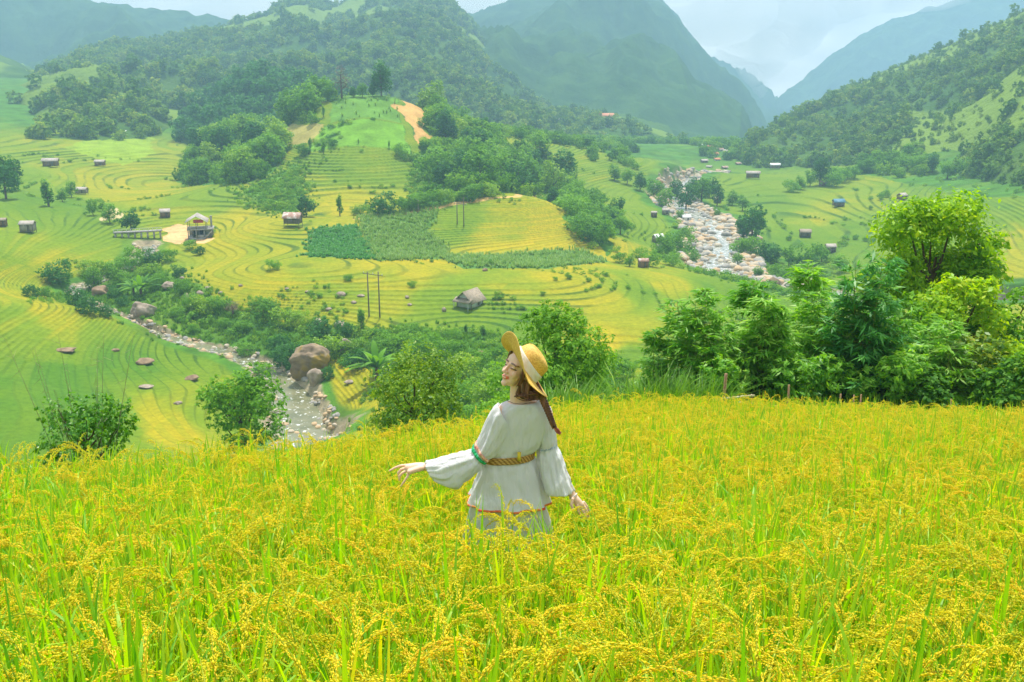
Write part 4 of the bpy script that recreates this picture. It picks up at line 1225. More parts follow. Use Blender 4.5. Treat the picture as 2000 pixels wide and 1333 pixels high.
big_plant('bush', 1400, 702, 17.8, 150, M_LEAF_BAMBOO, 0.13, 480, 10, 27, 'leafy bush behind the fallen bamboo rail at the left of the bamboo row', 'bush', 'round', ybot=860, trunk=False, aspect=0.3)

# mid-distance bushes and trees, each where it stands in the valley -------
def auto(pts, kind, cat, label, group, wide=1.0, name=None, rng=np.random.default_rng(55)):
    g = on_ground_many([(a[0], a[1]) for a in pts])
    for p, a in zip(g, pts):
        plant(kind if not isinstance(kind, list) else kind[int(rng.integers(0, len(kind)))], p, px_h(p, a[2]) * 1.05, wide, name or cat, label, cat, group, rng)
auto([(12,388,80),(28,372,55)], 'dark', 'tree', 'dark tree at the left edge of the valley floor', 'dark trees at the left edge')
auto([(95,402,52)], 'slender', 'tree', 'pointed tree standing alone in the left valley behind the grey plank hut', None, 1.3)
auto([(122,392,26),(140,385,30),(182,420,30),(215,435,36),(200,410,20)], 'broad', 'tree', 'small tree by the stones of the upper left stream', 'trees by the upper left stream')
auto([(257,452,42)], 'dark', 'tree', 'dark round tree beside the weir on the left stream', None, 1.3, None)
auto([(598,424,44)], 'dark', 'tree', 'dark tree with big leaves right of the rusty-roofed hut', None, 1.1)
auto([(664,422,40)], 'slender', 'tree', 'slim dark tree between the rusty-roofed hut and the hill terraces', None)
auto([(750,420,42)], 'bushdark', 'bush', 'dark round bush above the corn plot at the hill foot', None)
auto([(790,414,28),(812,410,26),(835,404,30),(700,418,20),(870,398,26),(925,388,28),(955,384,26),(720,420,18)], ['bush', 'bushlight'], 'bush', 'bush along the bare earth path at the foot of the hill', 'bushes along the hill path')
auto([(115,556,44)], 'bushdark', 'bush', 'wide dark bush at the bend of the left stream, left of the rapids', None)
auto([(185,566,44),(225,556,44)], 'broad', 'tree', 'leafy tree on the stream bank right of the rapids', 'trees right of the left rapids')
auto([(276,578,52),(262,575,40)], 'palm', 'palm', 'palm-like plant with drooping fronds on the left stream bank', 'palm-like plants on the left bank', 1.15)
auto([(357,576,26)], 'bush', 'bush', 'small bush beside the flat rock at the edge of the gold terraces', None)
auto([(535,528,20)], 'bush', 'bush', 'lone bush on the terraces below the vegetable rows', None)
auto([(250,532,30),(265,518,34),(215,535,30),(300,520,30),(330,512,24),(290,545,28),(240,560,30),(350,540,22),(390,498,18),(372,488,18),(175,540,26),(310,560,24)], ['bush', 'bushdark', 'bush', 'bushlight'], 'bush', 'green bush in the thicket along the upper part of the left stream', 'bushes along the upper left stream')
auto([(150,598,38),(172,612,34),(206,618,24),(60,580,26),(90,582,22),(240,600,20),(225,585,26)], ['bushdark', 'bush'], 'bush', 'bush on the near side of the left stream above the green terraces', 'bushes on the near stream bank')
auto([(400,612,34),(432,606,30),(372,604,26),(520,622,34),(560,640,36),(528,604,24),(475,648,22),(590,640,28),(350,622,20),(440,640,20),(500,600,22),(380,650,18)], ['bush', 'bushlight', 'bush'], 'bush', 'bush on the far bank below the gold terraces', 'bushes on the far bank')
auto([(455,614,26)], 'bare', 'bush', 'rusty brown bush on the far bank of the left stream', None, 2.6)
auto([(706,648,46)], 'slender', 'tree', 'young slender tree left of the twin utility poles', None, 1.1)
auto([(650,700,46),(626,662,40),(672,662,34),(604,668,28),(560,718,46),(545,692,36),(480,690,26),(512,732,26),(640,740,24),(600,690,30)], ['bush', 'bush', 'bushdark', 'bushlight'], 'bush', 'leafy bush around the big boulder by the stream', 'bushes around the big boulder')
auto([(736,742,84)], 'palm', 'plant', 'tall plant with long drooping leaves above the round olive bush', None, 1.0, 'banana_plant')
auto([(780,652,15),(803,650,20),(850,666,20),(868,660,14),(890,662,18)], 'bush', 'bush', 'small dark bush in the row at the lower edge of the green paddy', 'bushes along the paddy edge')
auto([(910,655,22),(925,652,20),(944,662,26)], 'slender', 'tree', 'young upright sapling in the row left of the straw hat', 'saplings left of the straw hat', 1.2)
auto([(832,702,52),(882,702,36),(905,742,42),(940,722,34),(972,702,28),(872,762,40),(905,790,52),(950,790,46),(985,772,52),(930,832,44),(882,816,40),(760,690,40),(790,676,30),(690,690,30),(700,720,40),(960,752,34),(1000,802,40)], ['bush', 'bush', 'bushdark', 'bushlight'], 'bush', 'leafy bush on the slope between the round olive bush and the woman', 'bushes on the slope left of the woman')
auto([(1195,762,60),(1180,790,50),(1225,735,26)], 'bush', 'bush', 'bush at the foot of the dark dome-crowned tree, to its right', 'bushes right of the dome-crowned tree')
auto([(805,560,12),(1110,545,9),(1150,550,8),(1085,548,8),(1060,575,7),(955,520,12),(1185,540,8),(680,548,14)], 'bush', 'bush', 'tiny tuft of shrub standing alone in the gold paddies', 'shrubs dotted in the gold paddies')
auto([(1230,522,26),(1270,522,30),(1300,502,46),(1332,492,38),(1342,462,28),(1210,515,20),(1250,505,20),(1310,520,24),(1350,505,26),(1285,500,24)], ['bush', 'broad', 'bush'], 'bush', 'bush on the left bank of the boulder river', 'bushes left of the boulder river')
auto([(1468,474,78),(1452,468,48)], 'dark', 'tree', 'tall dark tree on the right bank of the boulder river', 'tall trees right of the boulder river', 0.9)
auto([(1440,520,26),(1500,512,38),(1540,520,38),(1580,520,42),(1604,510,34),(1480,542,26),(1428,542,18),(1640,532,36),(1560,548,28),(1520,545,28),(1600,545,26),(1470,500,36),(1450,495,30)], ['bush', 'bushdark', 'broad'], 'bush', 'bush on the right bank of the boulder river', 'bushes right of the boulder river')
auto([(1610,362,46),(1600,362,50)], 'dark', 'tree', 'tall dark tree at the foot of the right mountainside', 'tall dark trees at the foot of the right mountainside', 0.8)
auto([(1582,364,30),(1562,370,26),(1640,356,28),(1545,375,22),(1660,350,26),(1680,340,24),(1625,365,30),(1700,335,22),(1730,330,24),(1760,330,26),(1790,335,30),(1820,340,34),(1850,350,36),(1880,345,34)], ['broad', 'bush', 'dark'], 'tree', 'tree in the belt at the foot of the right mountainside', 'trees at the foot of the right mountainside')
auto([(1340,402,50),(1370,396,46),(1400,402,40),(1300,402,44),(1278,382,40),(1250,372,36),(1320,380,40),(1385,385,40),(1200,352,30),(1225,360,32),(1450,412,26),(1430,400,28),(1352,375,34),(1330,420,22),(1400,420,20)], ['broad', 'dark', 'broad'], 'tree', 'tree in the grove round the bend of the far river', 'trees round the far river bend')
auto([(1650,430,6),(1625,437,6),(1700,410,7),(1690,470,10),(1670,468,9),(1730,385,14),(1720,390,12),(1540,470,10)], 'bush', 'bush', 'tiny bush on the terraces of the right slope', 'bushes on the right terraces')
auto([(745,188,66)], 'dark', 'tree', 'tallest dark tree on the summit of the central hill', None, 0.85)
auto([(668,192,62)], 'bare', 'tree', 'bare reddish tree on the summit of the central hill', None, 1.2)
auto([(708,190,28),(640,197,38),(622,198,34),(602,196,30),(690,190,20),(770,190,24),(790,192,22),(728,188,22)], ['broad', 'broad', 'dark'], 'tree', 'small tree on the summit line of the central hill', 'trees on the summit line')
auto([(632,300,24),(785,306,26),(606,292,22),(592,302,22),(650,286,14),(700,282,10),(760,290,14),(632,228,20),(655,355,6),(680,356,6),(705,355,6)], ['slender', 'bush'], 'bush', 'small bush dotted on the grassy front of the central hill', 'bushes on the hill front')
# ------------------------------------------------------------------ water, stones, boulders
def ribbon(path, wfn, off, name, label, m, nacross=7, wmul=1.12):
    t = np.linspace(0, len(path) - 1, len(path) * 14)
    pts = np.stack([np.interp(t, np.arange(len(path)), path[:, i]) for i in range(3)], 1)
    k = np.ones(9) / 9
    pad = np.r_[np.repeat(pts[:1], 4, 0), pts, np.repeat(pts[-1:], 4, 0)]
    pts = np.stack([np.convolve(pad[:, i], k, 'valid') for i in range(3)], 1)
    tg = norm(np.gradient(pts[:, :2], axis=0)); nn = np.stack([-tg[:, 1], tg[:, 0]], 1)
    w = wfn(t) * wmul
    a = np.linspace(-1, 1, nacross)
    V = np.zeros((len(t), nacross, 3))
    V[..., :2] = pts[:, None, :2] + nn[:, None] * (a[None, :] * w[:, None])[..., None]
    V[..., 2] = pts[:, None, 2] + off + 0.05 * fbm(V[..., 0] / 1.5, V[..., 1] / 1.5, 3, 2)
    me = mesh_np(name, V.reshape(-1, 3), grid_faces(len(t), nacross), [m], True)
    return tag(obj(name, me), label, 'water', kind='structure')

def water_mat(name, c1, c2, foam, thr):
    m, nt, b, n, l = mat(name)
    nz = noise_node(nt, 0.35, 4.0)
    col = ramp(nt, nz.outputs['Fac'], [(0.35, c1), (0.65, c2)])
    nf = noise_node(nt, 1.1, 6.0, 'Object', 0.7)
    fm = ramp(nt, nf.outputs['Fac'], [(thr, (0, 0, 0)), (thr + 0.05, (1, 1, 1))])
    mx = n.new('ShaderNodeMix'); mx.data_type = 'RGBA'
    l.new(fm, mx.inputs['Factor']); l.new(col, mx.inputs[6]); mx.inputs[7].default_value = (*foam, 1)
    l.new(mx.outputs[2], b.inputs['Base Color'])
    b.inputs['Roughness'].default_value = 0.18
    bp = n.new('ShaderNodeBump'); bp.inputs['Strength'].default_value = 0.5; bp.inputs['Distance'].default_value = 0.08
    nb = noise_node(nt, 2.2, 3.0)
    l.new(nb.outputs['Fac'], bp.inputs['Height']); l.new(bp.outputs['Normal'], b.inputs['Normal'])
    return m
ribbon(STREAM, stream_w, -0.52, 'stream_water', 'shallow brownish stream with white rapids in the left valley', water_mat('stream_water', (0.13, 0.14, 0.07), (0.24, 0.23, 0.13), (0.75, 0.77, 0.76), 0.585))
ribbon(RIVER, river_w, -0.95, 'river_water', 'shallow water between the boulders of the right river', water_mat('river_water', (0.18, 0.19, 0.14), (0.34, 0.33, 0.27), (0.78, 0.78, 0.76), 0.53))

def rock_mesh(name, seed, mats, sub=3, flat=0.75, rough=0.35, planes=7):
    rng = np.random.default_rng(seed)
    bm = bmesh.new(); bmesh.ops.create_icosphere(bm, subdivisions=sub, radius=1.0)
    V = np.array([v.co for v in bm.verts])
    for k in range(planes):                       # cut flattish facets
        d = rnd_unit(rng, 1)[0]; h = rng.uniform(0.55, 0.9)
        s = V @ d; over = np.maximum(s - h, 0)
        V = V - d * (over * 0.85)[:, None]
    n = V / (np.linalg.norm(V, axis=1, keepdims=True) + 1e-9)
    f = fbm(n[:, 0] * 1.8 + seed + n[:, 2], n[:, 1] * 1.8 + n[:, 2] * 1.3, seed, 4)
    if sub >= 3: f = f + 0.35 * fbm(n[:, 0] * 7 + seed, n[:, 1] * 7 + n[:, 2] * 5, seed + 9, 4)
    V = V * (1 + rough * 0.5 * f)[:, None] * np.array([1, 0.85, flat])
    for v, c in zip(bm.verts, V): v.co = c
    me = bpy.data.meshes.new(name); bm.to_mesh(me); bm.free()
    for p in me.polygons: p.use_smooth = True
    for m in mats: me.materials.append(m)
    return me
M_STONE = [mat_noise('river_stone_%s' % nm, st, 1.6, 5, 0.85, 0.5, 5.0) for nm, st in {
    'pale': [(0.3, (0.38, 0.32, 0.23)), (0.7, (0.56, 0.48, 0.36))], 'tan': [(0.3, (0.38, 0.26, 0.14)), (0.7, (0.58, 0.42, 0.25))], 'grey': [(0.3, (0.20, 0.19, 0.17)), (0.7, (0.40, 0.38, 0.34))]}.items()]
STONES = [rock_mesh('river_stone', 800 + i, [M_STONE[i % 3]], 2, 0.6) for i in range(6)]
def stones(path, wfn, n, srange, name, label, seed, spread=1.15, off=-0.6, skew=2.2, trange=None):
    rng = np.random.default_rng(seed)
    t = rng.uniform(*(trange or (0, len(path) - 1.001)), n)
    p = np.stack([np.interp(t, np.arange(len(path)), path[:, i]) for i in range(3)], 1)
    k = np.minimum(t.astype(int), len(path) - 2); d = norm(path[k + 1, :2] - path[k, :2]); nn = np.stack([-d[:, 1], d[:, 0]], 1)
    s = rng.uniform(-1, 1, n); a = np.sign(s) * np.abs(s) ** 0.5 * spread
    pool = (t > 10.4) & (t < 12.6) & (name == 'stream_stones')
    keep = ~(pool & (np.abs(a) < 0.62)) & (fbm(p[:, 0] / 3 + a * 2, p[:, 1] / 3, 8, 3) + 0.35 * np.abs(a) > -0.18)
    p[:, :2] += nn * (a * wfn(t))[:, None]
    sz = srange[0] + (srange[1] - srange[0]) * rng.random(n) ** skew
    zb = gz(p[:, 0], p[:, 1])
    p[:, 2] = np.maximum(zb, p[:, 2] + off - 0.08) + sz * 0.12
    p, sz = p[keep], sz[keep]; n = len(p)
    scatter(name, p, rng.uniform(0, 6.28, n), sz, rng.integers(0, 6, n), STONES, label, 'stones', tilt=rng.normal(size=(n, 2)) * 0.2)
stones(STREAM, stream_w, 1150, (0.12, 0.75), 'stream_stones', 'tan and grey stones strewn along the left stream', 1)
stones(RIVER, river_w, 3800, (0.3, 1.9), 'river_boulders', 'pale boulders crowding the bed of the right river', 2, 1.1, -1.0, 2.6, (0, 11))

m_boulder, nt, b, n, l = mat('mossy_boulder')
nz = noise_node(nt, 1.4, 6.0, 'Object', 0.65); c1 = ramp(nt, nz.outputs['Fac'], [(0.3, (0.13, 0.09, 0.055)), (0.55, (0.29, 0.21, 0.13)), (0.75, (0.44, 0.35, 0.24))])
nz2 = noise_node(nt, 0.9, 5.0, 'Object', 0.6); f2 = ramp(nt, nz2.outputs['Fac'], [(0.52, (0, 0, 0)), (0.60, (1, 1, 1))])
mx = n.new('ShaderNodeMix'); mx.data_type = 'RGBA'; l.new(f2, mx.inputs['Factor']); l.new(c1, mx.inputs[6]); mx.inputs[7].default_value = (0.30, 0.20, 0.025, 1)
l.new(mx.outputs[2], b.inputs['Base Color']); b.inputs['Roughness'].default_value = 0.92
bp = n.new('ShaderNodeBump'); bp.inputs['Strength'].default_value = 0.8; bp.inputs['Distance'].default_value = 0.1
nb = noise_node(nt, 4.0, 6.0); l.new(nb.outputs['Fac'], bp.inputs['Height']); l.new(bp.outputs['Normal'], b.inputs['Normal'])
m_rock = mat_noise('field_rock', [(0.3, (0.20, 0.15, 0.11)), (0.7, (0.44, 0.36, 0.28))], 1.5, 5, 0.9, 0.6, 6.0)
m_redrock = mat_noise('red_brown_rock', [(0.3, (0.17, 0.11, 0.06)), (0.7, (0.36, 0.25, 0.16))], 1.5, 5, 0.9, 0.6, 6.0)
def boulder(px, py, wpx, hpx, seed, m, label, cat='boulder', group=None, rz=0.0, sub=4, name='boulder', flat=None, rough=0.4):
    p = on_ground(px, py); w = px_h(p, wpx) * CP / 2; h = px_h(p, hpx * (0.6 if cat == 'rock' else 1.0)); w = w * (0.8 if cat == 'rock' else 1.0)
    o = obj(name, rock_mesh(name, seed, [m], sub, 1.0, rough))
    o.location = (p[0], p[1] + w * 0.5, p[2] + h * 0.36); o.rotation_euler = (0, 0, rz); o.scale = (w * 1.05, w * 1.05, h * 0.62)
    return tag(o, label, cat, group)
boulder(602, 738, 84, 60, 5, m_boulder, 'huge rounded grey boulder with yellow-brown moss beside the stream', rz=0.4, sub=5)
boulder(616, 752, 34, 30, 12, m_rock, 'smaller grey rock leaning at the foot of the huge mossy boulder')
boulder(680, 692, 34, 32, 13, m_rock, 'tilted pale rock among bushes right of the huge mossy boulder')
boulder(665, 640, 22, 14, 14, m_rock, 'flat grey rock above the bushes right of the slender tree')
boulder(275, 618, 50, 26, 15, m_rock, 'long flat grey-brown rock slab above the left stream', flat=0.5)
boulder(191, 578, 34, 22, 16, m_redrock, 'brown rounded rock between bushes by the upper left stream')
boulder(330, 566, 30, 13, 17, m_rock, 'low flat rock at the left edge of the gold terraces')
boulder(622, 634, 18, 12, 18, m_rock, 'pale stone at the lower edge of the gold terraces')
for i, (px, py, w, h) in enumerate([(355,546,10,7),(405,566,16,6),(390,580,18,10),(365,588,10,12),(430,574,10,5),(640,606,14,5),(665,580,20,10),(795,583,9,6),(800,596,12,5),(867,608,12,9),(705,580,16,5),(690,592,14,5),(470,560,10,5),(560,566,10,4),(600,572,12,5),(500,602,7,12),(520,600,26,12),(540,606,12,8)]):
    boulder(px, py, w, h, 30 + i, m_rock, 'small grey stone lying in the gold terraces of the mid valley', 'stone', 'stones in the gold terraces', i * 1.3, 2, 'stone')
boulder(125, 688, 48, 12, 60, m_redrock, 'flat red-brown rock outcrop in the green paddies, far left', 'rock', None, 0, 3, 'rock')
boulder(280, 712, 44, 16, 61, m_redrock, 'reddish rock heap in the middle of the green paddies', 'rock', None, 0.5, 3, 'rock')
boulder(282, 757, 34, 10, 62, m_rock, 'flat pale rock in the green paddies left of the leafy bush', 'rock', None, 0.2, 3, 'rock')
boulder(225, 686, 22, 9, 63, m_redrock, 'little red-brown rock between the outcrop and the rock heap', 'rock', None, 0.9, 3, 'rock')
boulder(372, 742, 34, 14, 64, m_redrock, 'brown rock half under the pale grass tuft by the leafy bush', 'rock', None, 0.9, 3, 'rock')
boulder(346, 788, 22, 8, 65, m_rock, 'small pale rock at the top of the yellow paddy on the left', 'rock', None, 0.1, 3, 'rock')
boulder(682, 750, 26, 9, 66, m_rock, 'flat pale rock in the yellow paddy right of the stream', 'rock', None, 0.1, 3, 'rock')
boulder(940, 692, 28, 9, 67, m_redrock, 'flat brown rock at the paddy edge left of the straw hat', 'rock', None, 0.1, 3, 'rock')
boulder(925, 706, 20, 16, 68, m_redrock, 'brown stone among the bushes left of the woman\'s face', 'rock', None, 0.1, 3, 'rock')
boulder(1513, 560, 26, 20, 69, m_redrock, 'large pinkish boulder at the near end of the boulder river', 'boulder', None, 0.1, 3)
boulder(948, 530, 16, 10, 70, m_redrock, 'brown stone at the left end of the corn strip', 'rock', None, 0.1, 3, 'rock')

# ------------------------------------------------------------------ huts and houses
def wood_mat(name, a, b_, sc=2.0):
    m, nt, b, n, l = mat(name)
    tc = n.new('ShaderNodeTexCoord'); mp = n.new('ShaderNodeMapping'); mp.inputs['Scale'].default_value = (6, 6, 0.6)
    nz = n.new('ShaderNodeTexNoise'); nz.inputs['Scale'].default_value = sc; nz.inputs['Detail'].default_value = 4
    l.new(tc.outputs['Object'], mp.inputs['Vector']); l.new(mp.outputs['Vector'], nz.inputs['Vector'])
    l.new(ramp(nt, nz.outputs['Fac'], [(0.3, a), (0.7, b_)]), b.inputs['Base Color']); b.inputs['Roughness'].default_value = 0.85
    return m
MW = dict(
 grey=wood_mat('weathered_plank', (0.22, 0.19, 0.16), (0.42, 0.37, 0.31)), dark=wood_mat('dark_plank', (0.10, 0.085, 0.07), (0.22, 0.18, 0.15)),
 pale=wood_mat('whitewashed_plank', (0.45, 0.47, 0.47), (0.66, 0.68, 0.68)), brown=wood_mat('brown_plank', (0.16, 0.09, 0.05), (0.30, 0.19, 0.11)),
 conc=mat_noise('concrete', [(0.3, (0.26, 0.25, 0.23)), (0.7, (0.42, 0.40, 0.37))], 1.2, 5, 0.9, 0.3),
 white=mat_noise('white_render', [(0.3, (0.62, 0.61, 0.58)), (0.7, (0.78, 0.77, 0.74))], 1.0, 4, 0.9),
 thatch=mat_noise('thatch', [(0.3, (0.20, 0.16, 0.11)), (0.7, (0.40, 0.34, 0.26))], 5.0, 6, 0.95, 0.7, 14.0),
 greyroof=mat_noise('fibre_cement', [(0.3, (0.30, 0.26, 0.22)), (0.7, (0.48, 0.43, 0.38))], 1.5, 5, 0.9, 0.3, 9.0),
 rust=mat_noise('rusty_sheet', [(0.32, (0.26, 0.13, 0.08)), (0.5, (0.36, 0.22, 0.17)), (0.66, (0.66, 0.62, 0.58))], 0.8, 4, 0.7, 0.2),
 blue=mat_noise('blue_sheet', [(0.3, (0.05, 0.16, 0.24)), (0.7, (0.10, 0.26, 0.36))], 1.0, 3, 0.5),
 orange=mat_noise('orange_tile', [(0.3, (0.48, 0.17, 0.08)), (0.7, (0.62, 0.28, 0.14))], 1.0, 3, 0.7),
 whiteroof=mat_noise('white_sheet', [(0.3, (0.66, 0.66, 0.66)), (0.7, (0.82, 0.82, 0.82))], 1.0, 3, 0.5),
 red=mat_noise('red_cloth', [(0.3, (0.45, 0.03, 0.05)), (0.7, (0.62, 0.07, 0.09))], 2.0, 3, 0.8), black=mat_noise('unlit_gap_and_tie_black', [(0.3, (0.012, 0.011, 0.010)), (0.7, (0.03, 0.028, 0.025))], 1.0))  # black: painted dark of unlit openings, also the hair tie's own colour

def gable_roof(L, Wd, z, rise, ov, th=0.09, ridge=1.0):
    """roof slabs along X with thickness; ridge<1 gives hipped ends"""
    g = Geo(); hw = Wd / 2 + ov; hl = L / 2 + ov; k = rise / (Wd / 2); zo = z - k * ov
    rl = hl * ridge
    for s in (-1, 1):
        a = np.array([(-hl, s * hw, zo), (hl, s * hw, zo), (rl, 0, z + rise), (-rl, 0, z + rise)])
        up = np.array([0, 0, th])
        V = np.r_[a, a + up]
        g.add(V, [(0, 1, 2, 3), (4, 7, 6, 5), (0, 4, 5, 1), (1, 5, 6, 2), (2, 6, 7, 3), (3, 7, 4, 0)])
    if ridge < 1:
        for s in (-1, 1):
            g.add([(s * hl, -hw, zo + th), (s * hl, hw, zo + th), (s * rl, 0, z + rise + th)], [(0, 1, 2)])
    return g

def hut(px, py, wpx, label, rz=0.0, asp=0.75, hw=1.9, stilt=0.5, rise=0.34, wallm='grey', roofm='greyroof', cat='hut', name='hut', group=None, ov=0.45, ridge=1.0, open_front=False, windows=1):
    p = on_ground(px, py)
    L = px_h(p, wpx) * CP / 1.28
    Wd = L * asp; sc = L / 4.5; hw = hw * min(1.25, max(0.8, sc)); stilt = stilt * sc
    root = empty(name, p + np.array([0, 0, -0.05]), rz, label, cat, group)
    g = Geo(); z0 = stilt; wt = 0.08
    y0 = -Wd / 2
    if open_front:            # low front wall, open above
        g.box((0, y0 + wt / 2, z0 + hw * 0.28), (L, wt, hw * 0.56))
    else:
        # front wall with a doorway
        dw = L * 0.2; dx = L * 0.16
        g.box(((-L / 2 + dx - dw / 2) / 2, y0 + wt / 2, z0 + hw / 2), (dx - dw / 2 + L / 2, wt, hw))
        g.box(((L / 2 + dx + dw / 2) / 2, y0 + wt / 2, z0 + hw / 2), (L / 2 - dx - dw / 2, wt, hw))
        g.box((dx, y0 + wt / 2, z0 + hw * 0.92), (dw, wt, hw * 0.16))
    g.box((0, -y0 - wt / 2, z0 + hw / 2), (L, wt, hw))
    for s in (-1, 1):
        g.box((s * (L / 2 - wt / 2), 0, z0 + hw / 2), (wt, Wd - 2 * wt, hw))
        if ridge >= 1:
            k = rise * Wd
            x = s * (L / 2 - wt / 2)
            g.add([(x - wt / 2, y0, z0 + hw), (x - wt / 2, -y0, z0 + hw), (x - wt / 2, 0, z0 + hw + k * 0.97), (x + wt / 2, y0, z0 + hw), (x + wt / 2, -y0, z0 + hw), (x + wt / 2, 0, z0 + hw + k * 0.97)],
                  [(0, 2, 1), (3, 4, 5)])
    g.box((0, 0, z0 + 0.04), (L - 2 * wt - 0.01, Wd - 2 * wt - 0.01, 0.08))
    obj('wall', g.mesh('wall', [MW[wallm]]), root)
    obj('roof', gable_roof(L, Wd, z0 + hw, rise * Wd, ov * sc, 0.09, ridge).mesh('roof', [MW[roofm]]), root)
    if not open_front:
        g = Geo(); g.box((L * 0.16, y0 + wt + 0.05, z0 + hw * 0.42), (L * 0.2, 0.04, hw * 0.84)); obj('door', g.mesh('door', [MW['dark']]), root)
    for sx in (-1, 1):
        for sy in (-1, 1):
            g = Geo(); g.bar((sx * (L / 2 + 0.02), sy * (Wd / 2 + 0.02), -0.5), (sx * (L / 2 + 0.02), sy * (Wd / 2 + 0.02), z0 + hw), 0.07); obj('post', g.mesh('post', [MW['dark']]), root)
    return root, L, Wd, hw, z0

root, L, Wd, hw, z0 = hut(918, 594, 50, 'thatched field hut with a pale plank base standing alone in the green paddy', rz=1.0, asp=0.85, hw=1.75, stilt=0.0, rise=0.48, wallm='pale', roofm='thatch', ov=0.65)
g = Geo(); g.box((-L / 2 - 0.03, 0, hw * 0.78), (0.05, Wd * 0.86, hw * 0.42)); g.box((0, -Wd / 2 - 0.03, hw * 0.80), (L * 0.9, 0.05, hw * 0.36)); obj('opening_shade', g.mesh('opening_shade', [MW['black']]), root)  # black panels on the walls stand for shade inside the open upper gap
g = Geo(); g.box((-L / 2 - 0.55, 0, hw * 1.02), (1.5, Wd * 1.2, 0.09), tilt=(0, -0.45, 0)); obj('porch_roof', g.mesh('porch_roof', [MW['thatch']]), root)
for sy in (-1, 1):
    g = Geo(); g.bar((-L / 2 - 1.05, sy * Wd * 0.5, -0.4), (-L / 2 - 1.05, sy * Wd * 0.5, hw * 0.86), 0.07); obj('porch_post', g.mesh('porch_post', [MW['pale']]), root)
hut(56, 455, 30, 'square grey plank hut on stilts at the left edge of the valley', rz=0.1, asp=0.8, hw=2.3, stilt=0.5, rise=0.25)
hut(573, 443, 38, 'stilt hut with a rusty and white sheet roof at the foot of the hill', rz=-0.15, asp=0.65, hw=2.0, stilt=1.3, rise=0.40, roofm='rust', wallm='dark', ov=0.5)
hut(323, 424, 22, 'small brown hut on the terraces left of the concrete building', rz=0.3, wallm='brown', asp=0.8)
hut(160, 379, 26, 'long low grey hut on the upper left terraces', rz=-0.1, wallm='grey', asp=0.5, hw=1.7)
hut(100, 326, 34, 'long grey-roofed farmhouse far up the left valley', rz=0.1, asp=0.4, wallm='brown')
hut(196, 324, 22, 'brown shed right of the long farmhouse in the far left valley', rz=0.0, asp=0.5, wallm='brown')
hut(243, 264, 10, 'tiny pale hut on the meadow below the left ridge', rz=0.2, asp=0.7, wallm='white', roofm='whiteroof')
hut(6, 444, 18, 'brown hut roof cut off by the left edge of the picture', rz=0.2, asp=0.7, wallm='brown', roofm='thatch')
hut(1637, 404, 24, 'blue-roofed hut on the right terraces', rz=0.05, asp=0.7, hw=2.0, roofm='blue', wallm='dark')
hut(1572, 463, 24, 'weathered hut with a pale thatch roof on the lower right terraces', rz=-0.1, asp=0.7, hw=2.0, wallm='dark', roofm='thatch')
hut(1621, 492, 22, 'grey plank hut right of the boulder river, lowest on the right slope', rz=0.08, asp=0.75, hw=2.2, wallm='dark')
hut(1761, 391, 19, 'brown hut below the wooded mountainside on the right', rz=0.5, asp=0.8, wallm='brown', roofm='greyroof')
hut(1513, 331, 22, 'long white-roofed shed in the far valley on the right', rz=0.0, asp=0.4, wallm='brown', roofm='whiteroof')
hut(1470, 349, 30, 'long low brown-roofed shed below the white-roofed shed', rz=-0.05, asp=0.35, wallm='brown')
hut(1608, 364, 18, 'brown hut among trees at the foot of the right mountainside', rz=0.1, asp=0.6, wallm='brown', roofm='rust')
hut(1340, 422, 20, 'white house at the upper end of the boulder river', rz=0.2, asp=0.7, wallm='white', roofm='whiteroof')
hut(1300, 420, 16, 'grey-roofed house left of the white house by the river', rz=0.0, asp=0.6, wallm='grey')
hut(1277, 424, 13, 'small brown hut on the terraces left of the river houses', rz=0.0, asp=0.6, wallm='brown')
hut(1401, 396, 14, 'little tan hut by the grove at the river bend', rz=0.3, asp=0.8, wallm='brown', roofm='thatch')
hut(1285, 474, 22, 'pale-roofed shack on the left bank of the boulder river', rz=0.4, asp=0.8, wallm='grey', roofm='whiteroof')
hut(1256, 524, 22, 'shack half hidden by bushes left of the boulder river', rz=0.1, asp=0.7, wallm='brown', roofm='rust')
hut(1288, 490, 14, 'open lean-to just below the pale-roofed shack', rz=0.2, asp=0.7, wallm='brown', roofm='greyroof')

# houses far up the valley
def far_house(p, L, rz, wallm, roofm, label, group):
    root = empty('house', p, rz, label, 'house', group)
    Wd = L * 0.6; hw = L * 0.32
    g = Geo(); g.box((0, 0, hw / 2 - 0.4), (L, Wd, hw + 0.8)); obj('wall', g.mesh('wall', [MW[wallm]]), root)
    obj('roof', gable_roof(L, Wd, hw, Wd * 0.28, 0.5, 0.15).mesh('roof', [MW[roofm]]), root)
    for k in (-0.28, 0.05, 0.3):
        g = Geo(); g.box((k * L, -Wd / 2 - 0.03, hw * 0.5), (L * 0.12, 0.06, hw * 0.45)); obj('window', g.mesh('window', [MW['black']]), root)
def surf_ridge(key, px, py):
    V, md = RIDGES[key]; A = V.reshape(-1, 3)
    dx = A[:, 0]; depth = A[:, 1] * CP - (A[:, 2] - CZ) * SP
    sx = 1000 + F * dx / depth; sy = 666.5 - F * ((A[:, 1] * SP + (A[:, 2] - CZ) * CP) / depth)
    return A[np.argmin((sx - px) ** 2 + (sy - py) ** 2 + (A[:, 1] > np.median(A[:, 1]) + 400) * 1e4)]
rngh = np.random.default_rng(12)
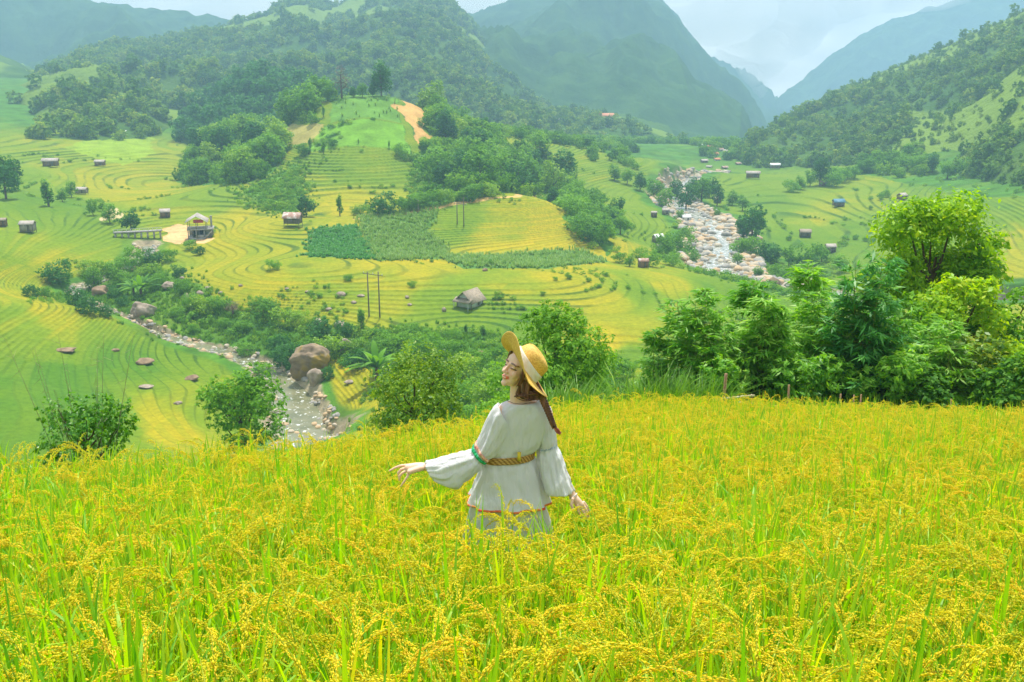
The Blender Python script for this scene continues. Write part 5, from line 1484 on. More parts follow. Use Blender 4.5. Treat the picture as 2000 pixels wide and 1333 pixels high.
for i, (px, py, w, wm, rm) in enumerate([(990,238,12,'white','orange'),(1003,228,10,'white','greyroof'),(1012,236,12,'white','whiteroof'),(1025,226,9,'brown','greyroof'),(1044,235,14,'white','whiteroof'),(1052,222,8,'white','greyroof'),(1070,234,10,'white','whiteroof'),(1082,226,9,'brown','rust'),(1155,233,10,'white','greyroof'),(1000,222,8,'white','rust'),(1035,240,10,'brown','orange'),(1096,236,8,'white','whiteroof')]):
    far_house(surf_ridge('foot', px, py), w / F * 850, rngh.uniform(-.5, .5), wm, rm, 'pale far-off house in the hazy hamlet on the foothill', 'houses of the foothill hamlet')
far_house(surf_ridge('foot', 1184, 235), 26 / F * 850, 0.1, 'brown', 'orange', 'long orange-roofed house at the right of the foothill hamlet', None)
for i, (px, py, w, wm, rm) in enumerate([(1372,286,9,'white','whiteroof'),(1390,292,14,'brown','orange'),(1405,296,12,'white','rust'),(1420,300,14,'brown','greyroof'),(1438,302,9,'white','whiteroof'),(1395,304,13,'white','orange'),(1380,302,10,'brown','rust'),(1410,288,9,'white','greyroof'),(1425,310,10,'white','whiteroof'),(1400,314,10,'white','orange'),(1375,318,12,'brown','greyroof'),(1442,322,9,'brown','rust'),(1385,328,8,'white','greyroof'),(1415,330,10,'brown','rust')]):
    p = on_ground(px, py)
    far_house(p, w / F * p[1], rngh.uniform(-.5, .5), wm, rm, 'small hazy house in the far village at the head of the valley', 'houses of the far village')

# two-storey concrete building with a gable roof frame
def concrete_building():
    p = on_ground(393, 464); s = px_h(p, 50) * CP / 7.0
    root = empty('building', p, 0.22, 'two-storey open concrete building with white gable and red cloth on the terrace', 'building')
    root.scale = (s, s, s)
    L, Wd, h1, h2 = 6.4, 5.0, 2.3, 2.5
    def part(nm, fn, m): g = Geo(); fn(g); return obj(nm, g.mesh(nm, [MW[m]]), root)
    part('floor_slab', lambda g: g.box((0, 0, 0.1), (L + 0.2, Wd + 0.2, 0.3)), 'conc')
    part('floor_slab', lambda g: g.box((0.1, 0, h1 + 0.35), (L + 0.5, Wd + 0.5, 0.26)), 'conc')
    for x in (-3.05, -1.0, 1.1, 3.05):
        for y in (-2.3, 2.3):
            part('column', lambda g: g.box((x, y, h1 / 2 + 0.24), (0.28, 0.28, h1 - 0.04)), 'conc')
    part('wall', lambda g: (g.box((0, 2.25, h1 / 2 + 0.24), (L - 0.4, 0.12, h1 - 0.1)), g.box((-2.0, 0.5, h1 / 2 + 0.24), (0.12, 3.0, h1 - 0.1)), g.box((1.1, -2.22, 0.7), (3.6, 0.1, 0.9))), 'conc')
    part('railing', lambda g: [g.box((0.1, -2.65, h1 + 1.25), (L + 0.4, 0.07, 0.08)), g.box((0.1, -2.65, h1 + 0.85), (L + 0.4, 0.05, 0.05))] + [g.box((x, -2.65, h1 + 0.86), (0.07, 0.06, 0.78)) for x in np.linspace(-3.1, 3.3, 9)], 'grey')
    for x in (-3.0, -0.9, 1.6):
        for y in (-2.2, 2.2):
            part('post', lambda g: g.box((x, y, h1 + 0.5 + 1.0), (0.14, 0.14, 2.0)), 'dark')
    g = gable_roof(Wd + 0.2, 5.2, h1 + 2.55, 1.5, 0.35, 0.12)
    rf = obj('roof', g.mesh('roof', [MW['greyroof']]), root); rf.location = (-0.7, 0, 0); rf.rotation_euler = (0, 0, math.pi / 2)
    g = Geo()
    for sgn in (-1, 1):
        g.bar((-0.7 + sgn * 3.0, -2.98, h1 + 2.32), (-0.7, -2.98, h1 + 4.1), 0.12)
    fa = obj('gable_board', g.mesh('gable_board', [MW['white']]), root)
    part('red_cloth', lambda g: g.box((-0.2, -2.1, h1 + 2.55), (2.6, 0.06, 0.9)), 'red')
    part('chimney', lambda g: (g.box((2.9, 1.2, h1 + 1.9), (0.5, 0.5, 2.8)), g.box((2.9, 1.2, h1 + 3.38), (0.7, 0.7, 0.15))), 'conc')
    def stair(g):
        for i in range(9): g.box((1.0 + i * 0.26, -3.1, 0.25 + i * 0.26 * 0.9), (0.3, 0.9, 0.24))
    part('staircase', stair, 'conc')
    for x in (-2.0, 0.1): part('doorway', lambda g: g.box((x, 2.17, 1.2), (0.9, 0.05, 1.9)), 'black')  # black panels on the solid wall stand for the dark of doorways
concrete_building()
# weir / footbridge across the stream
def weir():
    a, c = on_ground(222, 462), on_ground(318, 466)
    d = c - a; L = math.hypot(d[0], d[1]); rz = math.atan2(d[1], d[0]); mid = (a + c) / 2
    root = empty('footbridge', (mid[0], mid[1], max(a[2], c[2])), rz, 'low pale concrete footbridge on short piers over the left stream', 'bridge')
    g = Geo(); g.box((0, 0, 0.9), (L, 1.6, 0.3)); obj('deck', g.mesh('deck', [MW['conc']]), root)
    for k in np.linspace(-0.46, 0.46, 8):
        g = Geo(); g.box((k * L, 0, -0.1), (0.4, 1.2, 1.7)); obj('pier', g.mesh('pier', [MW['conc']]), root)
    g = Geo(); g.box((0, -0.72, 1.75), (L, 0.06, 0.08)); [g.box((k * L, -0.72, 1.4), (0.09, 0.08, 0.7)) for k in np.linspace(-0.49, 0.49, 12)]; obj('railing', g.mesh('railing', [MW['pale']]), root)
weir()

# utility poles
def hframe(a, b_, topa, topb, label):
    pa, pb = on_ground(*a), on_ground(*b_); ha = px_h(pa, a[1] - topa); hb = px_h(pb, b_[1] - topb)
    root = empty('utility_pole', pa, 0, label, 'utility pole')
    d = pb - pa
    for o, h in ((np.zeros(3), ha), (d, hb)):
        g = Geo(); g.bar(o - [0, 0, 0.5], o + np.array([0, 0, h]), 0.15, 0, 7, 0.10); obj('pole', g.mesh('pole', [MW['dark']]), root)
    e = d[:2] / (np.linalg.norm(d[:2]) + 1e-6); zt = min(ha, d[2] + hb) - 0.35
    g = Geo(); g.bar((-e[0] * 1.0, -e[1] * 1.0, zt), (d[0] + e[0] * 1.0, d[1] + e[1] * 1.0, zt), 0.07); obj('crossarm', g.mesh('crossarm', [MW['dark']]), root)
    for k in (-0.35, 0.5, 1.35):
        q = np.array([d[0] * k, d[1] * k, zt]); g = Geo(); g.bar(q, q + [0, 0, 0.35], 0.06); obj('insulator', g.mesh('insulator', [MW['pale']]), root)
hframe((721, 617), (742, 620), 532, 532, 'pair of dark utility poles joined by a crossarm in the green paddy')
hframe((893, 438), (906, 443), 396, 388, 'pair of far utility poles on the terraces below the hill path')
p = on_ground(817, 413); root = empty('utility_pole', p, 0, 'single short pole by the bushes on the hill path', 'utility pole')
g = Geo(); g.bar((0, 0, -0.4), (0, 0, px_h(p, 22)), 0.12); obj('pole', g.mesh('pole', [MW['grey']]), root)
g = Geo(); g.bar((-0.7, 0, px_h(p, 20)), (0.7, 0, px_h(p, 20)), 0.06); obj('crossarm', g.mesh('crossarm', [MW['grey']]), root)

# bamboo rails and stakes at the edge of the field
M_RAIL = mat_noise('dry_bamboo', [(0.3, (0.46, 0.38, 0.22)), (0.7, (0.64, 0.56, 0.36))], 4.0, 3, 0.6)
M_STAKE = mat_noise('brown_bamboo', [(0.3, (0.22, 0.12, 0.06)), (0.7, (0.40, 0.24, 0.13))], 4.0, 3, 0.7)
def rail(a, b_, Ya, Yb, r, label, m, legs=()):
    A, B = P(a[0], a[1], Ya), P(b_[0], b_[1], Yb)
    root = empty('bamboo_rail', A, 0, label, 'rail')
    g = Geo(); g.bar((0, 0, 0), B - A, r, 0, 8, r * 0.8)
    for k in np.linspace(0.08, 0.95, 7):
        c = (B - A) * k; d = norm(B - A) * 0.006; g.bar(c - d, c + d, r * 1.15, 0, 8)
    obj('pole', g.mesh('pole', [m], False), root)
    for k in legs:
        c = (B - A) * k; gz0 = float(base_smooth(A[0] + c[0], A[1] + c[1])) - A[2]
        g = Geo(); g.bar((c[0], c[1], gz0 - 0.1), c, 0.018); obj('stake', g.mesh('stake', [M_STAKE]), root)
rail((1352, 786), (1474, 773), 16.7, 16.6, 0.030, 'pale bamboo rail rising to the right at the field edge', M_RAIL, (0.5, 0.95))
rail((1440, 786), (1556, 798), 16.3, 16.0, 0.024, 'thin bamboo rail sloping down to the right, nearer the rice', M_RAIL, (0.15, 0.85))
def stake(px, y0, y1, Y, r, label, lean=0.0, group=None):
    A = P(px, y0, Y); B = P(px + lean, y1, Y); gz0 = float(base_smooth(A[0], A[1]))
    A = np.array([A[0], A[1], min(A[2], gz0)])
    g = Geo(); g.bar((0, 0, -0.1), B - A, r, 0, 8, r * 0.85)
    for k in (0.3, 0.55, 0.8):
        c = (B - A) * k; d = norm(B - A) * 0.006; g.bar(c - d, c + d, r * 1.12, 0, 8)
    o = obj('bamboo_stake', g.mesh('bamboo_stake', [M_STAKE])); o.location = A
    tag(o, label, 'stake', group)
stake(1540, 797, 752, 16.4, 0.020, 'short brown bamboo pole standing straight at the field edge', 1)
stake(1411, 778, 730, 16.8, 0.030, 'short tan bamboo stump leaning right behind the pale rail', 7)
for i, (x, y) in enumerate([(1640, 770), (1666, 772), (1680, 771), (1856, 780)]):
    stake(x, 800, y, 15.8, 0.016, 'thin short stake poking out of the rice before the bamboo row', 2, 'stakes along the bamboo row')
# ------------------------------------------------------------------ the woman in the rice
PX0, PY0 = 1000, 5.22
_anchor = P(PX0, 893, PY0)
GZ = float(base_smooth(_anchor[0], _anchor[1]))
ROOT_P = np.array([_anchor[0] + 0.0, PY0, GZ])
def B(px, py, dy=0.0): return P(px, py, PY0 + dy) - ROOT_P
PPM = F / (PY0 * CP + (CZ - _anchor[2]) * SP)        # photo pixels per metre at her distance

def ellipsoid(c, r, rot=None, nu=20, nv=12):
    th = np.linspace(0, np.pi, nv + 1)[1:-1]; ph = np.arange(nu) * 2 * np.pi / nu
    V = np.stack([np.sin(th)[:, None] * np.cos(ph), np.sin(th)[:, None] * np.sin(ph), np.repeat(np.cos(th)[:, None], nu, 1)], -1).reshape(-1, 3)
    V = np.r_[V, [[0, 0, 1], [0, 0, -1]]] * np.array(r)
    if rot is not None: V = V @ np.array(rot).T
    f4 = grid_faces(nv - 1, nu, True)[:, ::-1]; n = (nv - 1) * nu; j = np.arange(nu); j2 = (j + 1) % nu
    f3 = np.r_[np.stack([np.full(nu, n), j, j2], 1), np.stack([np.full(nu, n + 1), (nv - 2) * nu + j2, (nv - 2) * nu + j], 1)]
    return V + np.array(c), f4, f3
def add_ell(g, c, r, rot=None):
    V, f4, f3 = ellipsoid(c, r, rot); n = g.n
    g.add(V, f4); g.F3.append(f3 + n); g.m3.append(np.zeros(len(f3)))
def add_limb(g, pts, rad, ns=14, res=6):
    pts = np.array(pts, float); t = np.linspace(0, len(pts) - 1, (len(pts) - 1) * res + 1)
    p = np.stack([np.interp(t, np.arange(len(pts)), pts[:, i]) for i in range(3)], 1); r = np.interp(t, np.arange(len(pts)), rad)
    V, f = tube_np(p, r, ns); g.add(V, f)
    for e, rr in ((p[0], r[0]), (p[-1], r[-1])): add_ell(g, e, (rr, rr, rr))
    for q, rr in zip(pts[1:-1], rad[1:-1]): add_ell(g, q, (rr, rr, rr))

# head frame: local x right, y face forward, z up
fwd = np.array([-0.76, -0.60, 0.33]); fwd /= np.linalg.norm(fwd)
upv = np.array([0.26, 0.02, 0.96]); upv -= fwd * (upv @ fwd); upv /= np.linalg.norm(upv)
rgt = np.cross(fwd, upv)
HR = np.stack([rgt, fwd, upv], 1)                 # local -> world
HC = B(1015, 721, 0.0); HS = 0.95
def HL(p): return HC + (np.asarray(p, float) * HS) @ HR.T

g = Geo()
def he(c, r): 
    add_ell(g, HL(c), np.array(r) * HS, HR)
he((0, -0.012, 0.035), (0.076, 0.096, 0.086)); he((0, 0.035, 0.045), (0.066, 0.052, 0.058))
he((0, 0.038, -0.028), (0.061, 0.052, 0.070)); he((0, 0.042, -0.070), (0.047, 0.044, 0.040)); he((0, 0.074, -0.098), (0.021, 0.019, 0.018))
for s in (-1, 1):
    he((s * 0.036, 0.062, -0.028), (0.026, 0.023, 0.026)); he((s * 0.028, 0.076, 0.026), (0.030, 0.016, 0.010)); he((s * 0.030, 0.073, 0.004), (0.015, 0.016, 0.012))
    he((s * 0.011, 0.098, -0.030), (0.009, 0.010, 0.008)); he((s * 0.077, -0.006, -0.012), (0.010, 0.019, 0.031))
add_limb(g, [HL((0, 0.088, 0.016)), HL((0, 0.100, -0.008)), HL((0, 0.111, -0.027))], [0.008 * HS, 0.009 * HS, 0.0115 * HS], 10, 3)
he((0, 0.090, -0.057), (0.024, 0.012, 0.007)); he((0, 0.088, -0.068), (0.020, 0.011, 0.008))
# neck, shoulders, torso
neck_b = B(1017, 792, 0.01)
add_limb(g, [HL((0, -0.02, -0.03)), (HL((0, -0.02, -0.10)) + neck_b) / 2, neck_b + [0, 0, -0.02]], [0.054, 0.049, 0.058])
shL, shR = B(983, 808, -0.002), B(1064, 808, 0.04)
add_limb(g, [neck_b + [0, 0, -0.015], (neck_b + shL) / 2 + [0, 0, 0.002], shL], [0.056, 0.048, 0.046]); add_limb(g, [neck_b + [0, 0, -0.015], (neck_b + shR) / 2 + [0, 0, 0.002], shR], [0.056, 0.048, 0.046])
def tors(px, py, rx, ry, dy=0.0): add_ell(g, B(px, py, dy), (rx, ry, 0.09))
tors(1018, 820, 0.125, 0.075, 0.03); tors(1008, 850, 0.118, 0.075, 0.03); tors(1000, 885, 0.105, 0.070, 0.03); tors(994, 925, 0.130, 0.085, 0.03); tors(990, 965, 0.140, 0.09, 0.03)
for s in (-1, 1):
    hip = B(990, 975, 0.03) + [s * 0.075, 0, -0.03]
    add_limb(g, [hip, np.array([s * 0.085 - 0.02, 0.04, 0.42]), np.array([s * 0.09 - 0.02, 0.03, 0.06])], [0.075, 0.05, 0.036])
    add_limb(g, [np.array([s * 0.09 - 0.02, 0.01, 0.045]), np.array([s * 0.09 - 0.02, 0.16, 0.03])], [0.036, 0.028])
# arms
eL, wL = B(931, 893, -0.072), B(832, 912, -0.12)
add_limb(g, [shL, B(966, 846, -0.025), eL, (eL * 0.6 + wL * 0.4), wL], [0.044, 0.040, 0.034, 0.033, 0.0235])
eR, wR = B(1078, 880, 0.02), B(1117, 966, -0.05)
add_limb(g, [shR, (shR + eR) / 2, eR, (eR * 0.6 + wR * 0.4), wR], [0.044, 0.040, 0.034, 0.032, 0.0225])
# left hand: palm down, index stretched, other fingers bent
def lm(px, py, dy): return B(px, py, dy)
palm = [(wL, .0225), (lm(814, 912, -.125), .024), (lm(799, 915, -.13), .026)]
add_limb(g, [p for p, _ in palm], [r for _, r in palm])
for a, b_, r in ((lm(824, 909, -.10), lm(796, 911, -.095), .017), (lm(822, 915, -.15), lm(800, 922, -.165), .017)): add_limb(g, [a, b_], [r, r * 0.85])
def finger(pts, r): add_limb(g, pts, [r, r * 0.93, r * 0.84, r * 0.68][:len(pts)], 10, 4)
finger([lm(797, 909, -.095), lm(783, 910, -.09), lm(772, 914, -.085), lm(761, 920, -.082)], .0088)
finger([lm(796, 914, -.118), lm(784, 917, -.12), lm(778, 924, -.122), lm(779, 931, -.12)], .0090)
finger([lm(797, 919, -.142), lm(786, 924, -.147), lm(780, 931, -.15), lm(780, 938, -.148)], .0086)
finger([lm(800, 924, -.165), lm(794, 934, -.175), lm(788, 943, -.18), lm(783, 950, -.182)], .0076)
finger([lm(816, 916, -.085), lm(805, 922, -.06), lm(796, 927, -.055)], .0105)
# right hand: hanging, fingers slightly curled into the rice
palmR = [(wR, .0215), (lm(1126, 978, -.06), .024), (lm(1132, 986, -.062), .025)]
add_limb(g, [p for p, _ in palmR], [r for _, r in palmR])
finger([lm(1128, 988, -.085), lm(1130, 999, -.09), lm(1134, 1007, -.088), lm(1138, 1012, -.08)], .0082)
finger([lm(1133, 988, -.072), lm(1138, 999, -.075), lm(1143, 1007, -.072), lm(1146, 1012, -.065)], .0088)
finger([lm(1138, 986, -.058), lm(1144, 996, -.06), lm(1148, 1004, -.058), lm(1150, 1010, -.05)], .0088)
finger([lm(1140, 981, -.043), lm(1147, 990, -.044), lm(1151, 998, -.042), lm(1152, 1004, -.036)], .0080)
finger([lm(1118, 975, -.085), lm(1116, 987, -.10), lm(1119, 995, -.105)], .0102)
tmp = bpy.data.objects.new('tmp_body', g.mesh('tmp_body', []))
COL.objects.link(tmp)
md = tmp.modifiers.new('r', 'REMESH'); md.mode = 'VOXEL'; md.voxel_size = 0.0036; md.use_smooth_shade = True
ms = tmp.modifiers.new('s', 'SMOOTH'); ms.factor = 0.5; ms.iterations = 3
dg = bpy.context.evaluated_depsgraph_get()
body = bpy.data.meshes.new_from_object(tmp.evaluated_get(dg))
bpy.data.objects.remove(tmp)
body.name = 'person'
nv = len(body.vertices); co = np.empty(nv * 3, np.float32); body.vertices.foreach_get('co', co); co = co.reshape(-1, 3).astype(float)
hl = ((co - HC) @ HR) / HS
skin = np.tile(np.array([0.82, 0.54, 0.39]), (nv, 1))
def paint(m, c): skin[:] = skin * (1 - m[:, None]) + np.array(c) * m[:, None]
front = (hl[:, 1] > 0.03)
bl = np.exp(-(((np.abs(hl[:, 0]) - 0.038) / 0.018) ** 2 + ((hl[:, 2] + 0.03) / 0.016) ** 2)) * front; paint(bl * 0.35, (0.80, 0.33, 0.24))
lipc = -0.0615 + 6.0 * hl[:, 0] ** 2          # smile curve
lip = (sstep(0.0115, 0.008, np.abs(hl[:, 2] - lipc)) * sstep(0.031, 0.026, np.abs(hl[:, 0])) * (hl[:, 1] > 0.055)); paint(lip, (0.74, 0.20, 0.13))
teeth = (sstep(0.0032, 0.002, np.abs(hl[:, 2] - lipc)) * sstep(0.020, 0.016, np.abs(hl[:, 0])) * (hl[:, 1] > 0.055)); paint(teeth, (0.85, 0.78, 0.72))
ax = np.abs(hl[:, 0]) - 0.031
eye = sstep(0.0042, 0.0026, np.abs(hl[:, 2] - (0.003 - 10 * ax ** 2))) * sstep(0.018, 0.015, np.abs(ax)) * front; paint(eye, (0.03, 0.018, 0.014))
brow = sstep(0.0052, 0.0034, np.abs(hl[:, 2] - (0.030 - 7 * (ax + 0.002) ** 2))) * sstep(0.024, 0.020, np.abs(ax - 0.002)) * front; paint(brow * 0.85, (0.09, 0.05, 0.035))
nos = sstep(0.005, 0.003, np.hypot(np.abs(hl[:, 0]) - 0.008, hl[:, 2] + 0.0375)) * (hl[:, 1] > 0.085); paint(nos * 0.6, (0.35, 0.16, 0.10))
set_attr(body, 'skin_tone', np.c_[np.clip(skin, 0, 1), np.ones(nv)], 'FLOAT_COLOR')
m_skin, nt, b, n, l = mat('skin')
at = n.new('ShaderNodeAttribute'); at.attribute_name = 'skin_tone'
l.new(at.outputs['Color'], b.inputs['Base Color']); b.inputs['Roughness'].default_value = 0.5
b.inputs['Subsurface Weight'].default_value = 0.25; b.inputs['Subsurface Radius'].default_value = (0.012, 0.005, 0.003); b.inputs['Subsurface Scale'].default_value = 1.0
body.materials.clear(); body.materials.append(m_skin)
for p_ in body.polygons: p_.use_smooth = True
person = obj('person', body)
person.location = ROOT_P
tag(person, 'woman in white dress and straw hat in the rice, one arm stretched out, smiling sideways', 'person')

# cloth -------------------------------------------------------------
def cloth_mat(name, c, trans=0.38, bscale=30.0, bump=0.7):
    m, nt, b, n, l = mat(name)
    nz = noise_node(nt, 9.0, 4.0)
    col = ramp(nt, nz.outputs['Fac'], [(0.3, tuple(x * 0.94 for x in c)), (0.7, c)])
    l.new(col, b.inputs['Base Color']); b.inputs['Roughness'].default_value = 0.85; b.inputs['Specular IOR Level'].default_value = 0.15
    t = n.new('ShaderNodeBsdfTranslucent'); t.inputs['Color'].default_value = (*c, 1)
    mx = n.new('ShaderNodeMixShader'); mx.inputs[0].default_value = trans
    l.new(b.outputs[0], mx.inputs[1]); l.new(t.outputs[0], mx.inputs[2]); l.new(mx.outputs[0], n['Material Output'].inputs['Surface'])
    tc = n.new('ShaderNodeTexCoord'); mp = n.new('ShaderNodeMapping'); mp.inputs['Scale'].default_value = (1.0, 1.0, 0.22)
    nb = n.new('ShaderNodeTexNoise'); nb.inputs['Scale'].default_value = bscale; nb.inputs['Detail'].default_value = 4
    l.new(tc.outputs['Object'], mp.inputs['Vector']); l.new(mp.outputs['Vector'], nb.inputs['Vector'])
    bp = n.new('ShaderNodeBump'); bp.inputs['Strength'].default_value = bump; bp.inputs['Distance'].default_value = 0.02
    l.new(nb.outputs['Fac'], bp.inputs['Height']); l.new(bp.outputs['Normal'], b.inputs['Normal']); l.new(bp.outputs['Normal'], t.inputs['Normal'])
    return m
M_COTTON = cloth_mat('white_cotton', (0.90, 0.895, 0.90))
M_GREENB = mat_noise('green_embroidery', [(0.35, (0.01, 0.30, 0.10)), (0.65, (0.05, 0.55, 0.22))], 90.0, 2, 0.8)
M_PINKB = mat_noise('pink_embroidery', [(0.35, (0.75, 0.25, 0.22)), (0.65, (0.85, 0.6, 0.4))], 80.0, 2, 0.8)
M_BLUEB = mat_noise('blue_embroidery', [(0.40, (0.02, 0.06, 0.25)), (0.6, (0.08, 0.32, 0.62))], 60.0, 2, 0.8)
M_REDB = mat_noise('red_embroidery', [(0.35, (0.55, 0.04, 0.03)), (0.5, (0.75, 0.16, 0.05)), (0.65, (0.80, 0.36, 0.05))], 50.0, 2, 0.8)

def loft(name, rings, m, parent, closed_end=False, smooth=True, fine=3, solid=0.003, wrinkle=0.0):
    """rings: (n, k, 3) -> smooth skin through them"""
    R = np.array(rings); n, k, _ = R.shape
    t = np.linspace(0, n - 1, (n - 1) * fine + 1)
    i0 = np.minimum(t.astype(int), n - 2); f = (t - i0)[:, None, None]
    def cr(a, b_, c, d, u): return 0.5 * ((2 * b_) + (-a + c) * u + (2 * a - 5 * b_ + 4 * c - d) * u ** 2 + (-a + 3 * b_ - 3 * c + d) * u ** 3)
    A = cr(R[np.maximum(i0 - 1, 0)], R[i0], R[i0 + 1], R[np.minimum(i0 + 2, n - 1)], f)
    if wrinkle:                                        # creases running along and across the cloth
        c = A.mean(1, keepdims=True); d = norm(A - c)
        th = np.arange(k)[None, :] / k * 2 * np.pi; tt_ = t[:, None]
        cx, sx = np.cos(th), np.sin(th); sd = len(name) * 7 + n
        w = fbm(cx * 4.5 + tt_ * 0.55 + sd, sx * 4.5 - tt_ * 0.35 + sd, 17, 3) + 0.6 * fbm(cx * 2 + tt_ * 1.6, sx * 2 + tt_ * 1.3 + 5, 19, 3)
        A = A + d * (wrinkle * w * np.clip(t / 1.5, 0, 1)[:, None])[..., None]
    me = mesh_np(name, A.reshape(-1, 3), grid_faces(len(t), k, True), [m], smooth)
    o = obj(name, me, parent)
    if solid:
        sm = o.modifiers.new('thickness', 'SOLIDIFY'); sm.thickness = solid; sm.offset = -1
    return o, A

K = 128
PH = np.arange(K) * 2 * np.pi / K
def oval(pl, pr, depth, dy=0.0, fold=0.0, nf=9, ph=0.0, sq=2.4, tilt=0.0):
    """horizontal-ish ring whose left and right extremes show at pixels pl, pr; ph=-pi/2 is the side towards the camera"""
    a, c = B(*pl, dy), B(*pr, dy)
    mid = (a + c) / 2; ax = (c - a) / 2
    ca, sa = np.cos(PH), np.sin(PH)
    e = 2.0 / sq
    x = np.sign(ca) * np.abs(ca) ** e; y = np.sign(sa) * np.abs(sa) ** e
    rr = 1 + fold * (np.sin(PH * nf + ph) + 0.5 * np.sin(PH * (nf * 2 - 3) + 1.7 * ph + 1) + 0.35 * np.sin(PH * 3 + ph))
    p = mid + ax * (x * rr)[:, None] + np.array([0, 1.0, tilt]) * (y * rr * depth)[:, None]
    return p
DR = [
 oval((992, 786), (1050, 784), 0.070, 0.012, 0.0, tilt=-0.10, sq=2.0),
 oval((984, 789), (1058, 787), 0.078, 0.015, 0.0, tilt=-0.05, sq=2.1),
 oval((972, 797), (1070, 796), 0.086, 0.02, 0.002, sq=2.3),
 oval((964, 812), (1074, 812), 0.094, 0.024, 0.006, 7, 0.3),
 oval((962, 835), (1071, 834), 0.098, 0.028, 0.012, 7, 0.6),
 oval((957, 858), (1064, 855), 0.098, 0.03, 0.018, 8, 0.9),
 oval((950, 877), (1052, 871), 0.094, 0.03, 0.026, 9, 1.2),
 oval((946, 889), (1043, 882), 0.084, 0.03, 0.020, 11, 1.4),
 oval((944, 897), (1042, 890), 0.084, 0.03, 0.020, 11, 1.4),
 oval((941, 905), (1046, 900), 0.094, 0.03, 0.026, 11, 1.5),
 oval((934, 925), (1054, 922), 0.112, 0.03, 0.030, 10, 1.8),
 oval((925, 950), (1063, 948), 0.130, 0.03, 0.036, 9, 2.1),
 oval((919, 966), (1068, 966), 0.155, 0.03, 0.042, 9, 2.2),
 oval((914, 976), (1072, 978), 0.172, 0.03, 0.045, 9, 2.25),
]
dress, DA = loft('dress', DR, M_COTTON, person, fine=5, wrinkle=0.008)
# hem trim and belt follow the dress
def band_from(rings, i0, i1, grow, name, m):
    c = rings.mean(1, keepdims=True)
    seg = rings[i0:i1]; cc = seg.mean(1, keepdims=True)
    d = seg - cc; d = d * (1 + grow / np.linalg.norm(d, axis=2, keepdims=True))
    o = obj(name, mesh_np(name, (cc + d).reshape(-1, 3), grid_faces(len(seg), K, True), [m], True), person)
    sm = o.modifiers.new('thickness', 'SOLIDIFY'); sm.thickness = 0.004; sm.offset = 1
    return o
band_from(DA, len(DA) - 3, len(DA), 0.0045, 'hem_trim', M_REDB)
# woven straw belt
m_belt, nt, b, n, l = mat('woven_straw')
tc = n.new('ShaderNodeTexCoord'); w1 = n.new('ShaderNodeTexWave'); w1.wave_type = 'BANDS'; w1.bands_direction = 'DIAGONAL'; w1.inputs['Scale'].default_value = 24; w1.inputs['Distortion'].default_value = 1.2
w2 = n.new('ShaderNodeTexWave'); w2.bands_direction = 'Z'; w2.inputs['Scale'].default_value = 36
l.new(tc.outputs['Object'], w1.inputs['Vector']); l.new(tc.outputs['Object'], w2.inputs['Vector'])
ad = n.new('ShaderNodeMath'); ad.operation = 'MULTIPLY'; l.new(w1.outputs['Fac'], ad.inputs[0]); l.new(w2.outputs['Fac'], ad.inputs[1])
l.new(ramp(nt, ad.outputs[0], [(0.0, (0.22, 0.10, 0.02)), (0.35, (0.60, 0.34, 0.08)), (1.0, (0.80, 0.54, 0.20))]), b.inputs['Base Color']); b.inputs['Roughness'].default_value = 0.7
bp = n.new('ShaderNodeBump'); bp.inputs['Strength'].default_value = 0.6; bp.inputs['Distance'].default_value = 0.004; l.new(ad.outputs[0], bp.inputs['Height']); l.new(bp.outputs['Normal'], b.inputs['Normal'])
belt_r = [oval((945.5, 886), (1044, 879), 0.092, 0.03), oval((944, 892), (1043, 885), 0.092, 0.03), oval((943, 899), (1042, 892), 0.092, 0.03)]
belt, _ = loft('belt', belt_r, m_belt, person, fine=3, solid=0.006)
bk = Geo(); q = B(1014, 892, -0.075); bk.box(q, (0.020, 0.012, 0.050)); obj('belt_loop', bk.mesh('belt_loop', [mat_noise('yellow_loop', [(0.3, (0.60, 0.42, 0.03)), (0.7, (0.72, 0.55, 0.05))], 20.0)]), person)
# long underskirt down into the rice
SK = [oval((930, 955), (1056, 955), 0.105, 0.03, 0.02, 9, 2.0), oval((920, 985), (1062, 985), 0.12, 0.03, 0.04, 9, 2.2), oval((908, 1030), (1074, 1030), 0.145, 0.03, 0.05, 9, 2.4), oval((902, 1090), (1085, 1090), 0.17, 0.04, 0.06, 9, 2.6), oval((900, 1160), (1090, 1160), 0.18, 0.05, 0.06, 9, 2.8)]
loft('skirt', SK, M_COTTON, person, fine=4, wrinkle=0.008)

def sleeve(name, pairs, dys, deps, seed, wr=0.006):
    rng = np.random.default_rng(seed); rings = []
    for i, ((a, c), dy, dp) in enumerate(zip(pairs, dys, deps)):
        A_, C_ = B(*a, dy), B(*c, dy); mid = (A_ + C_) / 2; ax = (A_ - C_) / 2
        ph = i * 0.55 + seed
        rr = 1 + 0.03 * np.sin(PH * 5 + ph) + 0.025 * np.sin(PH * 9 - 1.6 * ph)
        rings.append(mid + ax * (np.cos(PH) * rr)[:, None] + np.array([0, 1.0, 0]) * (np.sin(PH) * rr * dp)[:, None])
    return loft(name, rings, M_COTTON, person, fine=6, solid=0.002, wrinkle=0.009)
LP = [((973, 789), (1000, 833)), ((962, 798), (997, 848)), ((950, 820), (987, 866)), ((939, 845), (970, 886)), ((929, 868), (952, 898)), ((920, 879), (943, 905)), ((910, 882), (938, 914)), ((895, 886), (926, 926)), ((876, 891), (908, 942)), ((855, 896), (889, 955)), ((830, 903), (853, 940))]
LD = [0.0, -0.01, -0.02, -0.04, -0.06, -0.07, -0.08, -0.09, -0.10, -0.115, -0.12]
